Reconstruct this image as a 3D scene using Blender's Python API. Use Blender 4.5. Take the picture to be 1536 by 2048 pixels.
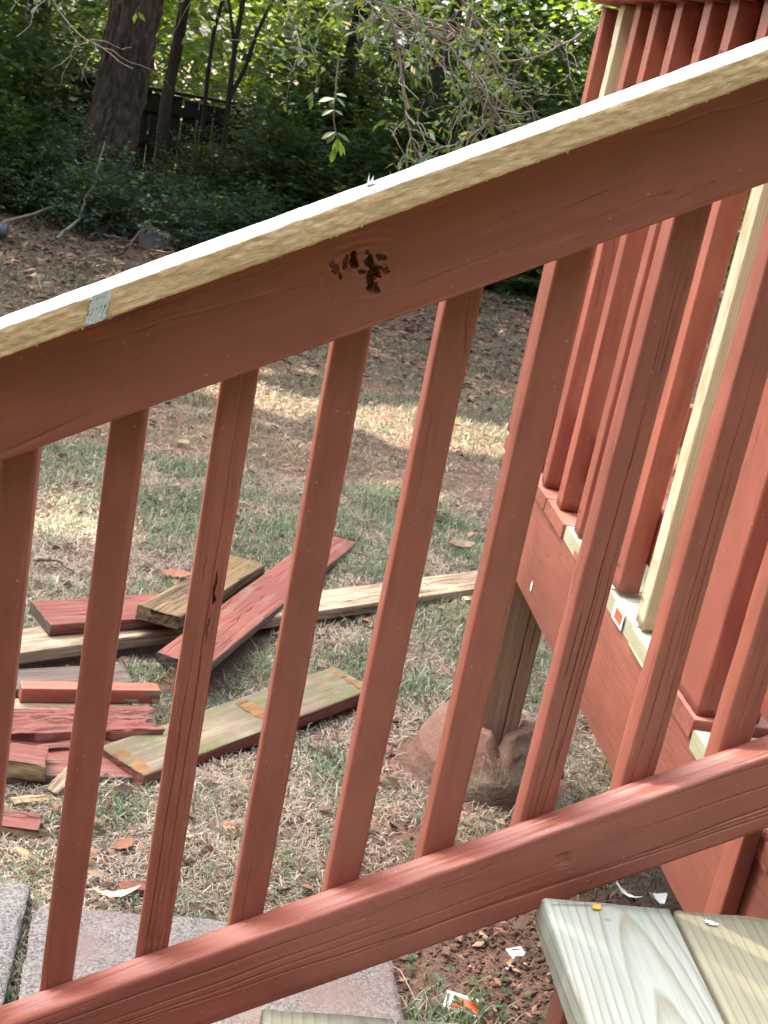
import bpy, math, random
import numpy as np
from mathutils import Matrix, Vector

for o in list(bpy.data.objects):
    bpy.data.objects.remove(o)
S = bpy.context.scene
COL = S.collection

# ------------------------------------------------------------------ camera
# axes of the place: X along the stair railing, Y away across the yard, Z up (ground = 0)
EYE = 1.5
F_PX = 2634.24
PITCH, ROLL, YAW = math.radians(18.7365), math.radians(11.2174), math.radians(9.7225)
h_fwd = Vector((math.sin(YAW), math.cos(YAW), 0))
h_right = Vector((math.cos(YAW), -math.sin(YAW), 0))
fwd = h_fwd * math.cos(PITCH) - Vector((0, 0, 1)) * math.sin(PITCH)
up0 = h_right.cross(fwd)
c_right = h_right * math.cos(ROLL) + up0 * math.sin(ROLL)
c_up = up0 * math.cos(ROLL) - h_right * math.sin(ROLL)
cam_d = bpy.data.cameras.new('camera')
cam = bpy.data.objects.new('camera', cam_d)
COL.objects.link(cam)
cam.matrix_world = Matrix(((c_right.x, c_up.x, -fwd.x, 0), (c_right.y, c_up.y, -fwd.y, 0),
                           (c_right.z, c_up.z, -fwd.z, EYE), (0, 0, 0, 1)))
cam_d.sensor_fit = 'VERTICAL'
cam_d.sensor_height = 36
cam_d.lens = F_PX / 2048 * 36
cam_d.clip_start = 0.02
cam_d.clip_end = 500
cam_d.dof.use_dof = True
cam_d.dof.focus_distance = 1.45
cam_d.dof.aperture_fstop = 30
S.camera = cam

# ------------------------------------------------------------------ light
SUN_AZ, SUN_EL = math.radians(-50), math.radians(64)     # azimuth measured from +Y towards +X
sun_dir = Vector((math.sin(SUN_AZ) * math.cos(SUN_EL), math.cos(SUN_AZ) * math.cos(SUN_EL), math.sin(SUN_EL)))
W = bpy.data.worlds.new('World')
S.world = W
W.use_nodes = True
wn, wl = W.node_tree.nodes, W.node_tree.links
sky = wn.new('ShaderNodeTexSky')
sky.sky_type = 'NISHITA'
sky.sun_disc = False
sky.sun_elevation = SUN_EL
sky.sun_rotation = SUN_AZ
sky.dust_density = 4.0
sky.ozone_density = 0.6
hs = wn.new('ShaderNodeHueSaturation')
hs.inputs['Saturation'].default_value = 0.55
bg = wn['Background']
wl.new(sky.outputs[0], hs.inputs['Color'])
wl.new(hs.outputs[0], bg.inputs['Color'])
bg.inputs['Strength'].default_value = 0.15
sd = bpy.data.lights.new('sun', 'SUN')
sd.energy = 3.2
sd.angle = math.radians(0.55)
sd.color = (1.0, 0.91, 0.74)
so = bpy.data.objects.new('sun', sd)
COL.objects.link(so)
so.rotation_euler = sun_dir.to_track_quat('Z', 'Y').to_euler()
so.location = sun_dir * 30

S.view_settings.view_transform = 'Standard'
S.view_settings.look = 'None'
S.view_settings.gamma = 1
S.view_settings.use_curve_mapping = False
S.view_settings.exposure = 3.0
S.render.engine = 'CYCLES'
S.cycles.max_bounces = 6
S.cycles.diffuse_bounces = 4
S.cycles.transmission_bounces = 4
S.cycles.use_denoising = True

rng = np.random.default_rng(7)
random.seed(7)

# ------------------------------------------------------------------ numpy noise
def _hash(i, j, k, s):
    n = (i * 374761393 + j * 668265263 + k * 2147483647 + s * 974711) & 0xffffffff
    n = ((n ^ (n >> 13)) * 1274126177) & 0xffffffff
    n = n ^ (n >> 16)
    return (n & 0xffff) / 65535.0

def vnoise(x, y, z=0.0, s=0):
    x, y, z = np.broadcast_arrays(np.asarray(x, float), np.asarray(y, float), np.asarray(z, float))
    i, j, k = np.floor(x).astype(np.int64), np.floor(y).astype(np.int64), np.floor(z).astype(np.int64)
    fx, fy, fz = x - i, y - j, z - k
    fx, fy, fz = fx * fx * (3 - 2 * fx), fy * fy * (3 - 2 * fy), fz * fz * (3 - 2 * fz)
    r = 0
    for a in (0, 1):
        for b in (0, 1):
            for c in (0, 1):
                w = (fx if a else 1 - fx) * (fy if b else 1 - fy) * (fz if c else 1 - fz)
                r = r + w * _hash(i + a, j + b, k + c, s)
    return r * 2 - 1

def fbm(x, y, z=0.0, s=0, n=4):
    r, a = 0, 1.0
    for q in range(n):
        r = r + a * vnoise(x * 2 ** q, y * 2 ** q, np.asarray(z) * 2 ** q, s + q)
        a *= 0.5
    return r

# ------------------------------------------------------------------ object helpers
def tag(o, label=None, cat=None, group=None, kind=None):
    if label: o['label'] = label
    if cat: o['category'] = cat
    if group: o['group'] = group
    if kind: o['kind'] = kind
    return o

def thing(name, label, cat, loc=(0, 0, 0), group=None):
    o = bpy.data.objects.new(name, None)
    o.empty_display_size = 0.05
    COL.objects.link(o)
    o.location = loc
    return tag(o, label, cat, group)

def link(name, me, parent=None, mat=None):
    """link a mesh whose coordinates are world coordinates (or local ones when mat is given)"""
    o = bpy.data.objects.new(name, me)
    COL.objects.link(o)
    M = mat if mat is not None else Matrix.Identity(4)
    if parent is not None:
        o.parent = parent
        o.matrix_parent_inverse = Matrix.Identity(4)
        pw = parent_world(parent)
        o.matrix_local = pw.inverted() @ M
    else:
        o.matrix_world = M
    return o

def parent_world(p):
    m = Matrix.Translation(p.location) if p.rotation_mode == 'XYZ' and p.parent is None and p.type == 'EMPTY' else None
    if m is not None:
        return Matrix.LocRotScale(p.location, p.rotation_euler, p.scale)
    m = p.matrix_basis.copy()
    q = p.parent
    if q is not None:
        m = parent_world(q) @ m
    return m

def np_mesh(name, v, f, mats=(), tone=None, smooth=False, fmat=None):
    """fast mesh; f is an (n,3) or (n,4) array"""
    v = np.asarray(v, np.float32); f = np.asarray(f, np.int32)
    me = bpy.data.meshes.new(name)
    n, k = f.shape
    me.vertices.add(len(v)); me.loops.add(n * k); me.polygons.add(n)
    me.vertices.foreach_set('co', v.ravel())
    me.polygons.foreach_set('loop_start', np.arange(0, n * k, k, dtype=np.int32))
    me.polygons.foreach_set('loop_total', np.full(n, k, np.int32))
    me.loops.foreach_set('vertex_index', f.ravel())
    for m in mats: me.materials.append(m)
    if fmat is not None: me.polygons.foreach_set('material_index', np.asarray(fmat, np.int32))
    if smooth: me.polygons.foreach_set('use_smooth', np.ones(n, bool))
    if tone is not None:
        at = me.attributes.new('tone', 'FLOAT', 'FACE')
        at.data.foreach_set('value', np.asarray(tone, np.float32))
    me.update(calc_edges=True)
    me.validate()
    return me

def frame(o, ex, ey):
    ex = Vector(ex).normalized(); ey = Vector(ey)
    ey = (ey - ex * ey.dot(ex)).normalized(); ez = ex.cross(ey)
    return Matrix(((ex.x, ey.x, ez.x, o[0]), (ex.y, ey.y, ez.y, o[1]), (ex.z, ey.z, ez.z, o[2]), (0, 0, 0, 1)))

def board_mesh(name, L, Wd, T, mats, nx=24, xs=None, ny=3, r=0.003, disp=None, fine=False, wob=0.0006, seed=0, capmat=0, fsel=None, ends=0.0, deep=None):
    """board along local x (0..L), width y, thickness z, rounded arrises; disp(x,y,z,nz)->(n,) offset along the profile normal.
    ny subdivides the +z face, the other faces get few cuts."""
    hw, ht = Wd / 2, T / 2
    prof, nor = [], []
    def seg(p0, p1, n, nm):
        for i in range(n):
            t = i / n
            prof.append((p0[0] + (p1[0] - p0[0]) * t, p0[1] + (p1[1] - p0[1]) * t)); nor.append(nm)
    def arc(cy, cz, a0):
        for i in range(3):
            a = a0 + math.pi / 2 * i / 3
            prof.append((cy + r * math.cos(a), cz + r * math.sin(a))); nor.append((math.cos(a), math.sin(a)))
    nz = max(1, int(ny * T / Wd)) if fine else 1
    seg((hw, -ht + r), (hw, ht - r), nz, (1, 0)); arc(hw - r, ht - r, 0)
    seg((hw - r, ht), (-hw + r, ht), ny, (0, 1)); arc(-hw + r, ht - r, math.pi / 2)
    seg((-hw, ht - r), (-hw, -ht + r), nz, (-1, 0)); arc(-hw + r, -ht + r, math.pi)
    seg((-hw + r, -ht), (hw - r, -ht), 2, (0, -1)); arc(hw - r, -ht + r, 1.5 * math.pi)
    P, Nn = np.array(prof), np.array(nor)
    m = len(P)
    if xs is None: xs = np.linspace(0, L, nx + 1)
    nx = len(xs) - 1
    X = np.repeat(xs, m); Y = np.tile(P[:, 0], nx + 1); Z = np.tile(P[:, 1], nx + 1)
    NY = np.tile(Nn[:, 0], nx + 1); NZ = np.tile(Nn[:, 1], nx + 1)
    d = wob * fbm(X * 9, Y * 30 + seed * 3.1, Z * 30 + seed, s=seed, n=2)
    if disp is not None: d = d + disp(X, Y, Z, NZ)
    Yd, Zd = Y + NY * d, Z + NZ * d
    Xd = X.copy()
    if ends > 0:
        e = (X < 1e-9) | (X > L - 1e-9)
        Xd = Xd + np.where(e, ends * fbm(Y * 60, Z * 60, X * 3, s=seed + 5, n=3), 0)
    V = np.stack([Xd, Yd, Zd], 1)
    i = np.arange(nx)[:, None] * m; j = np.arange(m)[None, :]; j2 = (j + 1) % m
    Fq = np.stack([i + j, i + j2, i + m + j2, i + m + j], -1).reshape(-1, 4)
    nq = len(Fq)
    me = bpy.data.meshes.new(name)
    c0, c1 = np.arange(m)[::-1], nx * m + np.arange(m)
    me.vertices.add(len(V)); me.vertices.foreach_set('co', V.astype(np.float32).ravel())
    li = np.concatenate([Fq.ravel(), c0, c1]).astype(np.int32)
    st = np.concatenate([np.arange(nq) * 4, [nq * 4, nq * 4 + m]]).astype(np.int32)
    lt = np.concatenate([np.full(nq, 4), [m, m]]).astype(np.int32)
    me.loops.add(len(li)); me.polygons.add(nq + 2)
    me.polygons.foreach_set('loop_start', st); me.polygons.foreach_set('loop_total', lt)
    me.loops.foreach_set('vertex_index', li)
    sm = np.ones(nq + 2, bool); sm[-2:] = False
    me.polygons.foreach_set('use_smooth', sm)
    for q in mats: me.materials.append(q)
    mi = np.zeros(nq + 2, np.int32); mi[-2:] = capmat
    if fsel is not None:
        cy, cz = P[:, 0], P[:, 1]
        cyc = (cy + np.roll(cy, -1)) / 2; czc = (cz + np.roll(cz, -1)) / 2
        mi[:nq] = np.tile(np.array([fsel(a, b) for a, b in zip(cyc, czc)], np.int32), nx)
    if deep is not None: mi[:nq] = np.where(np.asarray(d)[Fq].mean(1) < -deep[0], deep[1], mi[:nq])
    me.polygons.foreach_set('material_index', mi)
    me.update(calc_edges=True); me.validate()
    return me

def board(name, p0, p1, Wd, T, mats, parent=None, ey=None, top=True, **kw):
    """plank whose upper face's centre line runs p0 -> p1 (top=True) or whose axis does"""
    p0, p1 = Vector(p0), Vector(p1)
    ex = (p1 - p0); L = ex.length; ex.normalize()
    if ey is None: ey = Vector((0, 0, 1)).cross(ex)
    M = frame(p0, ex, ey)
    if top: M = M @ Matrix.Translation((0, 0, -T / 2))
    return link(name, board_mesh(name, L, Wd, T, mats if isinstance(mats, (list, tuple)) else [mats], **kw), parent, M)

def tube_arrays(pts, rad, k=6):
    pts = np.asarray(pts, float); n = len(pts)
    tg = np.gradient(pts, axis=0); tg /= np.linalg.norm(tg, axis=1)[:, None] + 1e-9
    ref = np.array([0.31, 0.72, 0.21]); a = np.cross(tg, ref); a /= np.linalg.norm(a, axis=1)[:, None] + 1e-9
    b = np.cross(tg, a)
    th = np.arange(k) * 2 * math.pi / k
    V = pts[:, None, :] + np.asarray(rad)[:, None, None] * (np.cos(th)[None, :, None] * a[:, None, :] + np.sin(th)[None, :, None] * b[:, None, :])
    i = np.arange(n - 1)[:, None] * k; j = np.arange(k)[None, :]; j2 = (j + 1) % k
    Fq = np.stack([i + j, i + j2, i + k + j2, i + k + j], -1).reshape(-1, 4)
    return V.reshape(-1, 3), Fq

def tubes_mesh(name, chains, mat, k=6):
    Vs, Fs, o = [], [], 0
    for pts, rad in chains:
        v, f = tube_arrays(pts, rad, k); Vs.append(v); Fs.append(f + o); o += len(v)
    return np_mesh(name, np.concatenate(Vs), np.concatenate(Fs), [mat], smooth=True)

def unit(v):
    return v / (np.linalg.norm(v, axis=-1, keepdims=True) + 1e-9)

def leaf_arrays(pos, d, nrm, ln, wd, fold=0.18, curl=0.0):
    """folded leaf of 4 triangles: base, left, right, tip and a sunk midpoint"""
    d = unit(d); nrm = unit(nrm - d * np.sum(nrm * d, 1, keepdims=True)); s = np.cross(d, nrm)
    ln, wd = ln[:, None], wd[:, None]
    b = pos; t = pos + d * ln - nrm * ln * curl
    l = pos + d * ln * 0.48 + s * wd * 0.5; r = pos + d * ln * 0.48 - s * wd * 0.5
    m = pos + d * ln * 0.52 - nrm * wd * fold
    n = len(pos)
    V = np.stack([b, l, r, t, m], 1).reshape(-1, 3)
    base = (np.arange(n) * 5)[:, None]
    tri = np.array([[0, 2, 4], [2, 3, 4], [3, 1, 4], [1, 0, 4]])
    Fc = (base[:, :, None] + tri[None]).reshape(-1, 3)
    return V, Fc

# ------------------------------------------------------------------ materials
class NT:
    def __init__(s, name):
        s.m = bpy.data.materials.new(name); s.m.use_nodes = True
        s.n = s.m.node_tree.nodes; s.l = s.m.node_tree.links
        s.b = s.n['Principled BSDF']; s.out = s.n['Material Output']
    def new(s, t, **kw):
        x = s.n.new(t)
        for k, v in kw.items():
            if k in ('op',): x.operation = v
            elif k == 'blend': x.blend_type = v
            elif hasattr(x, k): setattr(x, k, v)
        return x
    def con(s, a, b): s.l.new(a, b); return b
    def coords(s, scale, offset=True):
        tc = s.new('ShaderNodeTexCoord'); v = tc.outputs['Object']
        if offset:
            oi = s.new('ShaderNodeObjectInfo'); mu = s.new('ShaderNodeMath', op='MULTIPLY'); mu.inputs[1].default_value = 31.7
            s.con(oi.outputs['Random'], mu.inputs[0])
            ad = s.new('ShaderNodeVectorMath', op='ADD'); s.con(v, ad.inputs[0]); s.con(mu.outputs[0], ad.inputs[1]); v = ad.outputs[0]
        mp = s.new('ShaderNodeMapping'); mp.inputs['Scale'].default_value = scale; s.con(v, mp.inputs[0])
        return mp.outputs[0]
    def noise(s, vec, scale=1.0, detail=4.0, rough=0.55, dist=0.0):
        x = s.new('ShaderNodeTexNoise'); x.inputs['Scale'].default_value = scale; x.inputs['Detail'].default_value = detail
        x.inputs['Roughness'].default_value = rough; x.inputs['Distortion'].default_value = dist
        s.con(vec, x.inputs['Vector']); return x.outputs['Fac']
    def ramp(s, fac, stops):
        x = s.new('ShaderNodeValToRGB'); e = x.color_ramp.elements
        while len(e) < len(stops): e.new(0.5)
        for q, (p, c) in zip(e, stops):
            q.position = p; q.color = (c, c, c, 1) if not isinstance(c, tuple) else (*c, 1)
        s.con(fac, x.inputs[0]); return x.outputs[0]
    def math(s, op, a, b=None, c=None):
        x = s.new('ShaderNodeMath', op=op)
        for i, q in enumerate((a, b, c)):
            if q is None: continue
            if isinstance(q, (int, float)): x.inputs[i].default_value = q
            else: s.con(q, x.inputs[i])
        return x.outputs[0]
    def mix(s, fac, a, b, blend='MIX'):
        x = s.new('ShaderNodeMix'); x.data_type = 'RGBA'; x.blend_type = blend
        for sock, q in ((x.inputs[0], fac), (x.inputs[6], a), (x.inputs[7], b)):
            if isinstance(q, (int, float)): sock.default_value = q
            elif isinstance(q, tuple): sock.default_value = (*q, 1)
            else: s.con(q, sock)
        return x.outputs[2]
    def bump(s, h, strength, dist, prev=None):
        x = s.new('ShaderNodeBump'); x.inputs['Strength'].default_value = strength; x.inputs['Distance'].default_value = dist
        s.con(h, x.inputs['Height'])
        if prev is not None: s.con(prev, x.inputs['Normal'])
        return x.outputs[0]
    def fin(s, col, rough=0.6, normal=None, spec=0.4):
        if isinstance(col, tuple): s.b.inputs['Base Color'].default_value = (*col, 1)
        else: s.con(col, s.b.inputs['Base Color'])
        if isinstance(rough, (int, float)): s.b.inputs['Roughness'].default_value = rough
        else: s.con(rough, s.b.inputs['Roughness'])
        s.b.inputs['Specular IOR Level'].default_value = spec
        if normal is not None: s.con(normal, s.b.inputs['Normal'])
        return s.m

def cracks(t, scale, width, sparse=(0.5, 0.6), dist=0.35):
    """thin lines that run along the board: a level set of a stretched noise, kept only in patches"""
    v = t.coords(scale); n = t.noise(v, 1, 2.0, 0.5, dist)
    a = t.math('ABSOLUTE', t.math('SUBTRACT', n, 0.5))
    line = t.ramp(a, [(0.0, 1.0), (width, 0.0)])
    msk = t.ramp(t.noise(t.coords((scale[0] * 1.3, scale[1] * 0.25, scale[2] * 0.25)), 1, 2), [(sparse[0], 0.0), (sparse[1], 1.0)])
    return t.math('MULTIPLY', line, msk)

def paint_mat(name, c, rough=0.5, grain=0.35, crack=(0.5, 0.62), worn=0.0, cw=0.006, crack_dark=(0.06, 0.025, 0.018), cdepth=1.0):
    t = NT(name)
    g1 = t.noise(t.coords((7, 160, 160)), 1, 5, 0.6, 0.3)
    g2 = t.noise(t.coords((18, 26, 26)), 1, 3)
    g3 = t.noise(t.coords((260, 260, 260)), 1, 2)
    lo = tuple(x * 0.78 for x in c); hi = tuple(min(1, x * 1.16) for x in c)
    g4 = t.noise(t.coords((2.2, 9, 9)), 1, 4, 0.6)
    col = t.mix(t.math('ADD', t.math('MULTIPLY', t.ramp(g2, [(0.3, 0.0), (0.7, 1.0)]), 0.45), t.math('MULTIPLY', t.ramp(g4, [(0.35, 0.0), (0.65, 1.0)]), 0.55)), lo, hi)
    sm = t.ramp(t.noise(t.coords((11, 22, 22)), 1, 5, 0.7, 0.8), [(0.66, 0.0), (0.74, 1.0)])
    col = t.mix(t.math('MULTIPLY', sm, 0.3), col, tuple(x * 0.55 for x in c))
    col = t.mix(t.math('MULTIPLY', t.ramp(g1, [(0.35, 1.0), (0.6, 0.0)]), 0.35), col, tuple(x * 0.72 for x in c))
    ck = cracks(t, (1.6, 46, 46), cw, crack, 0.15)
    col = t.mix(t.math('MULTIPLY', ck, 0.85), col, crack_dark)  # darkness inside the cracks put into the colour, shade along with grime
    sp = t.ramp(t.noise(t.coords((190, 230, 230)), 1, 1), [(0.755, 0.0), (0.785, 1.0)])
    col = t.mix(t.math('MULTIPLY', sp, 0.65), col, (0.5, 0.3, 0.23))
    if worn:
        wv = t.ramp(t.noise(t.coords((5, 55, 55)), 1, 5, 0.65, 0.4), [(0.52, 0.0), (0.60, 1.0)])
        col = t.mix(t.math('MULTIPLY', wv, worn), col, (0.16, 0.115, 0.085))
    ge = t.new('ShaderNodeNewGeometry')
    ed = t.math('MULTIPLY', t.ramp(ge.outputs['Pointiness'], [(0.505, 0.0), (0.56, 1.0)]), t.ramp(t.noise(t.coords((14, 60, 60)), 1, 4, 0.7), [(0.42, 0.0), (0.62, 1.0)]))
    col = t.mix(t.math('MULTIPLY', ed, 0.5), col, tuple(min(1, x * 1.5 + 0.03) for x in c))
    h = t.math('ADD', t.math('MULTIPLY', g1, 0.5), t.math('MULTIPLY', g3, 0.22))
    nb = t.bump(h, grain, 0.0016)
    nb = t.bump(t.math('SUBTRACT', 1.0, ck), cdepth, 0.0022, nb)
    rr = t.ramp(g1, [(0.3, rough - 0.08), (0.7, rough + 0.12)])
    return t.fin(col, rr, nb, 0.5)

RED = (0.285, 0.082, 0.052)
M_red = paint_mat('red_brown_paint', RED, 0.43, 0.5, (0.6, 0.7), cw=0.004)
M_red_b = paint_mat('red_brown_paint_cracked', (0.295, 0.087, 0.057), 0.42, 0.32, (0.46, 0.58), cdepth=0.7, cw=0.0035)
M_red_deck = paint_mat('red_brown_paint_deck', (0.235, 0.069, 0.041), 0.5, 1.0, (0.5, 0.62), crack_dark=(0.09, 0.04, 0.03), cw=0.006)
M_red_old = paint_mat('red_brown_paint_flaking', (0.16, 0.054, 0.043), 0.65, 1.0, (0.30, 0.42), worn=0.5, cw=0.013, crack_dark=(0.035, 0.02, 0.017))

M_red_old.node_tree.nodes['Principled BSDF'].inputs['Specular IOR Level'].default_value = 0.15

def wood_mat(name, light, late, cy=0.0, cz=-0.05, tx=0.05, freq=190, wig=0.003, tint=None, rough=0.6, soft=0.5, blot=0.25):
    """growth rings: cylinders round an axis (cy, cz) tilted by tx along the board -> straight or cathedral grain"""
    t = NT(name)
    tc = t.new('ShaderNodeTexCoord'); sx = t.new('ShaderNodeSeparateXYZ'); t.con(tc.outputs['Object'], sx.inputs[0])
    nz = t.noise(t.coords((5, 14, 14)), 1, 3)
    x, y, z = sx.outputs
    yy = t.math('SUBTRACT', y, cy)
    zz = t.math('SUBTRACT', t.math('SUBTRACT', z, cz), t.math('MULTIPLY', x, tx))
    r = t.math('SQRT', t.math('ADD', t.math('MULTIPLY', yy, yy), t.math('MULTIPLY', zz, zz)))
    r = t.math('ADD', r, t.math('MULTIPLY', t.math('SUBTRACT', nz, 0.5), wig * 8))
    fr = t.math('FRACT', t.math('MULTIPLY', r, freq))
    band = t.ramp(fr, [(0.0, 0.0), (0.55, 0.15), (0.86, soft + 0.35), (0.97, 0.0)])
    fine = t.noise(t.coords((10, 300, 300)), 1, 3)
    col = t.mix(t.math('MULTIPLY', band, 0.9), light, late)
    col = t.mix(t.math('MULTIPLY', t.ramp(fine, [(0.35, 1.0), (0.6, 0.0)]), 0.22), col, tuple(q * 0.7 for q in late))
    if tint:
        b = t.ramp(t.noise(t.coords((6, 16, 16)), 1, 3), [(0.45, 0.0), (0.68, 1.0)])
        col = t.mix(t.math('MULTIPLY', b, blot), col, tint)
    sp = t.ramp(t.noise(t.coords((180, 200, 200)), 1, 1), [(0.79, 0.0), (0.82, 1.0)])
    col = t.mix(t.math('MULTIPLY', sp, 0.5), col, (0.2, 0.16, 0.1))
    nb = t.bump(t.math('ADD', t.math('MULTIPLY', band, 0.4), t.math('MULTIPLY', fine, 0.5)), 0.3, 0.0012)
    return t.fin(col, rough, nb, 0.3)

NEW_L, NEW_D = (0.38, 0.375, 0.30), (0.22, 0.185, 0.11)
M_new = wood_mat('new_pine', NEW_L, NEW_D, 0.01, -0.03, 0.0, 230)
M_new_bal = wood_mat('new_pine_baluster', (0.56, 0.49, 0.34), (0.38, 0.29, 0.15), 0.0, -0.05, 0.0, 230)
M_tread_a = wood_mat('tread_cathedral_grain', (0.335, 0.355, 0.315), (0.19, 0.165, 0.10), 0.016, -0.041, 0.055, 150, 0.0008, (0.25, 0.35, 0.30))
M_tread_b = wood_mat('tread_straight_grain', (0.29, 0.275, 0.195), (0.19, 0.16, 0.095), 0.25, -0.02, 0.01, 95, 0.0007, (0.25, 0.255, 0.165))
M_tread_c = wood_mat('tread_pale_grain', (0.33, 0.32, 0.25), (0.20, 0.165, 0.095), 0.03, -0.05, 0.03, 130, 0.0008, (0.36, 0.41, 0.30))
M_endgrain = wood_mat('new_pine_end', (0.42, 0.41, 0.28), (0.25, 0.25, 0.14), 0.0, -0.03, 0.0, 210, 0.001)

def cap_edge():
    t = NT('cap_rough_sawn_edge')
    a = t.noise(t.coords((120, 520, 520)), 1, 3, 0.65, 0.2); b = t.noise(t.coords((9, 90, 90)), 1, 3)
    col = t.mix(t.ramp(a, [(0.32, 0.0), (0.7, 1.0)]), (0.48, 0.31, 0.155), (0.72, 0.51, 0.295))
    col = t.mix(t.math('MULTIPLY', t.ramp(b, [(0.5, 0.0), (0.7, 1.0)]), 0.35), col, (0.36, 0.26, 0.13))
    st = t.ramp(t.noise(t.coords((14, 25, 25)), 1, 3), [(0.68, 0.0), (0.74, 1.0)])
    col = t.mix(t.math('MULTIPLY', st, 0.5), col, (0.22, 0.15, 0.08))
    return t.fin(col, 0.8, t.bump(a, 0.6, 0.0014), 0.2)
M_cap_edge = cap_edge()

def cap_top():
    t = NT('cap_white_top')
    a = t.noise(t.coords((60, 300, 300)), 1, 4)
    col = t.mix(t.ramp(a, [(0.3, 0.0), (0.7, 1.0)]), (0.42, 0.45, 0.42), (0.62, 0.64, 0.60))  # top face only, whiter than the sawn edge
    return t.fin(col, 0.6, t.bump(a, 0.3, 0.001), 0.4)
M_cap_top = cap_top()

def old_wood(name, c0, c1, c2, moss=None, amt=0.6, cks=(0.4, 0.5)):
    t = NT(name)
    a = t.noise(t.coords((3.5, 75, 75)), 1, 5, 0.65, 0.5); b = t.noise(t.coords((7, 14, 14)), 1, 4); g = t.noise(t.coords((30, 220, 220)), 1, 3)
    col = t.mix(t.ramp(a, [(0.35, 0.0), (0.62, 1.0)]), c0, c1)
    col = t.mix(t.math('MULTIPLY', t.ramp(b, [(0.45, 0.0), (0.65, 1.0)]), 0.7), col, c2)
    if moss: col = t.mix(t.math('MULTIPLY', t.ramp(t.noise(t.coords((6, 12, 12)), 1, 5, 0.7), [(0.40, 0.0), (0.58, 1.0)]), amt), col, moss)
    ck = cracks(t, (2.2, 60, 60), 0.012, cks)
    col = t.mix(ck, col, (0.03, 0.022, 0.018))
    nb = t.bump(t.math('ADD', a, t.math('MULTIPLY', g, 0.4)), 0.9, 0.003)
    nb = t.bump(t.math('SUBTRACT', 1.0, ck), 0.8, 0.003, nb)
    return t.fin(col, 0.85, nb, 0.2)
M_moss = old_wood('old_board_underside', (0.105, 0.083, 0.062), (0.185, 0.15, 0.11), (0.135, 0.085, 0.063), (0.075, 0.085, 0.034), 0.75, (0.6, 0.7))
M_weather = old_wood('weathered_bare_pine', (0.085, 0.048, 0.028), (0.33, 0.25, 0.17), (0.31, 0.26, 0.195))
M_dark = old_wood('dark_rotten_wood', (0.025, 0.018, 0.014), (0.19, 0.125, 0.065), (0.155, 0.10, 0.045))
M_grey = old_wood('grey_weathered_wood', (0.06, 0.047, 0.04), (0.135, 0.11, 0.092), (0.095, 0.065, 0.055))
M_fresh = old_wood('freshly_split_wood', (0.23, 0.16, 0.085), (0.36, 0.275, 0.16), (0.27, 0.185, 0.10))
M_rot_shade = old_wood('rot_and_pit_shade', (0.10, 0.034, 0.023), (0.21, 0.068, 0.045), (0.15, 0.05, 0.033))  # for deep pits and knot holes: recess shade put into the colour, with rot
M_post = old_wood('brown_weathered_post', (0.27, 0.17, 0.115), (0.40, 0.265, 0.185), (0.31, 0.195, 0.13), cks=(0.62, 0.7))
M_fence = old_wood('old_fence_wood', (0.02, 0.018, 0.016), (0.05, 0.044, 0.04), (0.033, 0.026, 0.021))

def speckle(name, c0, c1, c2, sc=260, bump=0.6, stain=None):
    t = NT(name)
    v = t.coords((sc, sc, sc)); a = t.noise(v, 1, 3, 0.7); b = t.noise(t.coords((9, 9, 9)), 1, 5)
    vo = t.new('ShaderNodeTexVoronoi'); vo.inputs['Scale'].default_value = 0.8; t.con(v, vo.inputs['Vector'])
    vc = t.new('ShaderNodeTexVoronoi'); vc.inputs['Scale'].default_value = 1.6; t.con(v, vc.inputs['Vector'])
    sp = t.new('ShaderNodeSeparateColor'); t.con(vc.outputs['Color'], sp.inputs[0])
    col = t.mix(t.math('ADD', t.math('MULTIPLY', sp.outputs[0], 0.75), t.math('MULTIPLY', t.ramp(a, [(0.36, 0.0), (0.66, 1.0)]), 0.25)), c0, c1)
    col = t.mix(t.math('MULTIPLY', t.ramp(vo.outputs['Distance'], [(0.15, 1.0), (0.4, 0.0)]), 0.5), col, c2)
    if stain: col = t.mix(t.ramp(b, [(0.42, 0.0), (0.62, 0.8)]), col, stain)
    return t.fin(col, 0.9, t.bump(t.math('ADD', a, t.math('MULTIPLY', b, 0.6)), bump, 0.004), 0.2)
M_paver = speckle('concrete_paver', (0.045, 0.042, 0.04), (0.205, 0.195, 0.187), (0.26, 0.17, 0.14), 170, 0.8)
M_paver_r = speckle('concrete_paver_paint_dusted', (0.045, 0.042, 0.04), (0.205, 0.192, 0.184), (0.26, 0.17, 0.14), 170, 0.8, (0.14, 0.10, 0.09))
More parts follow.
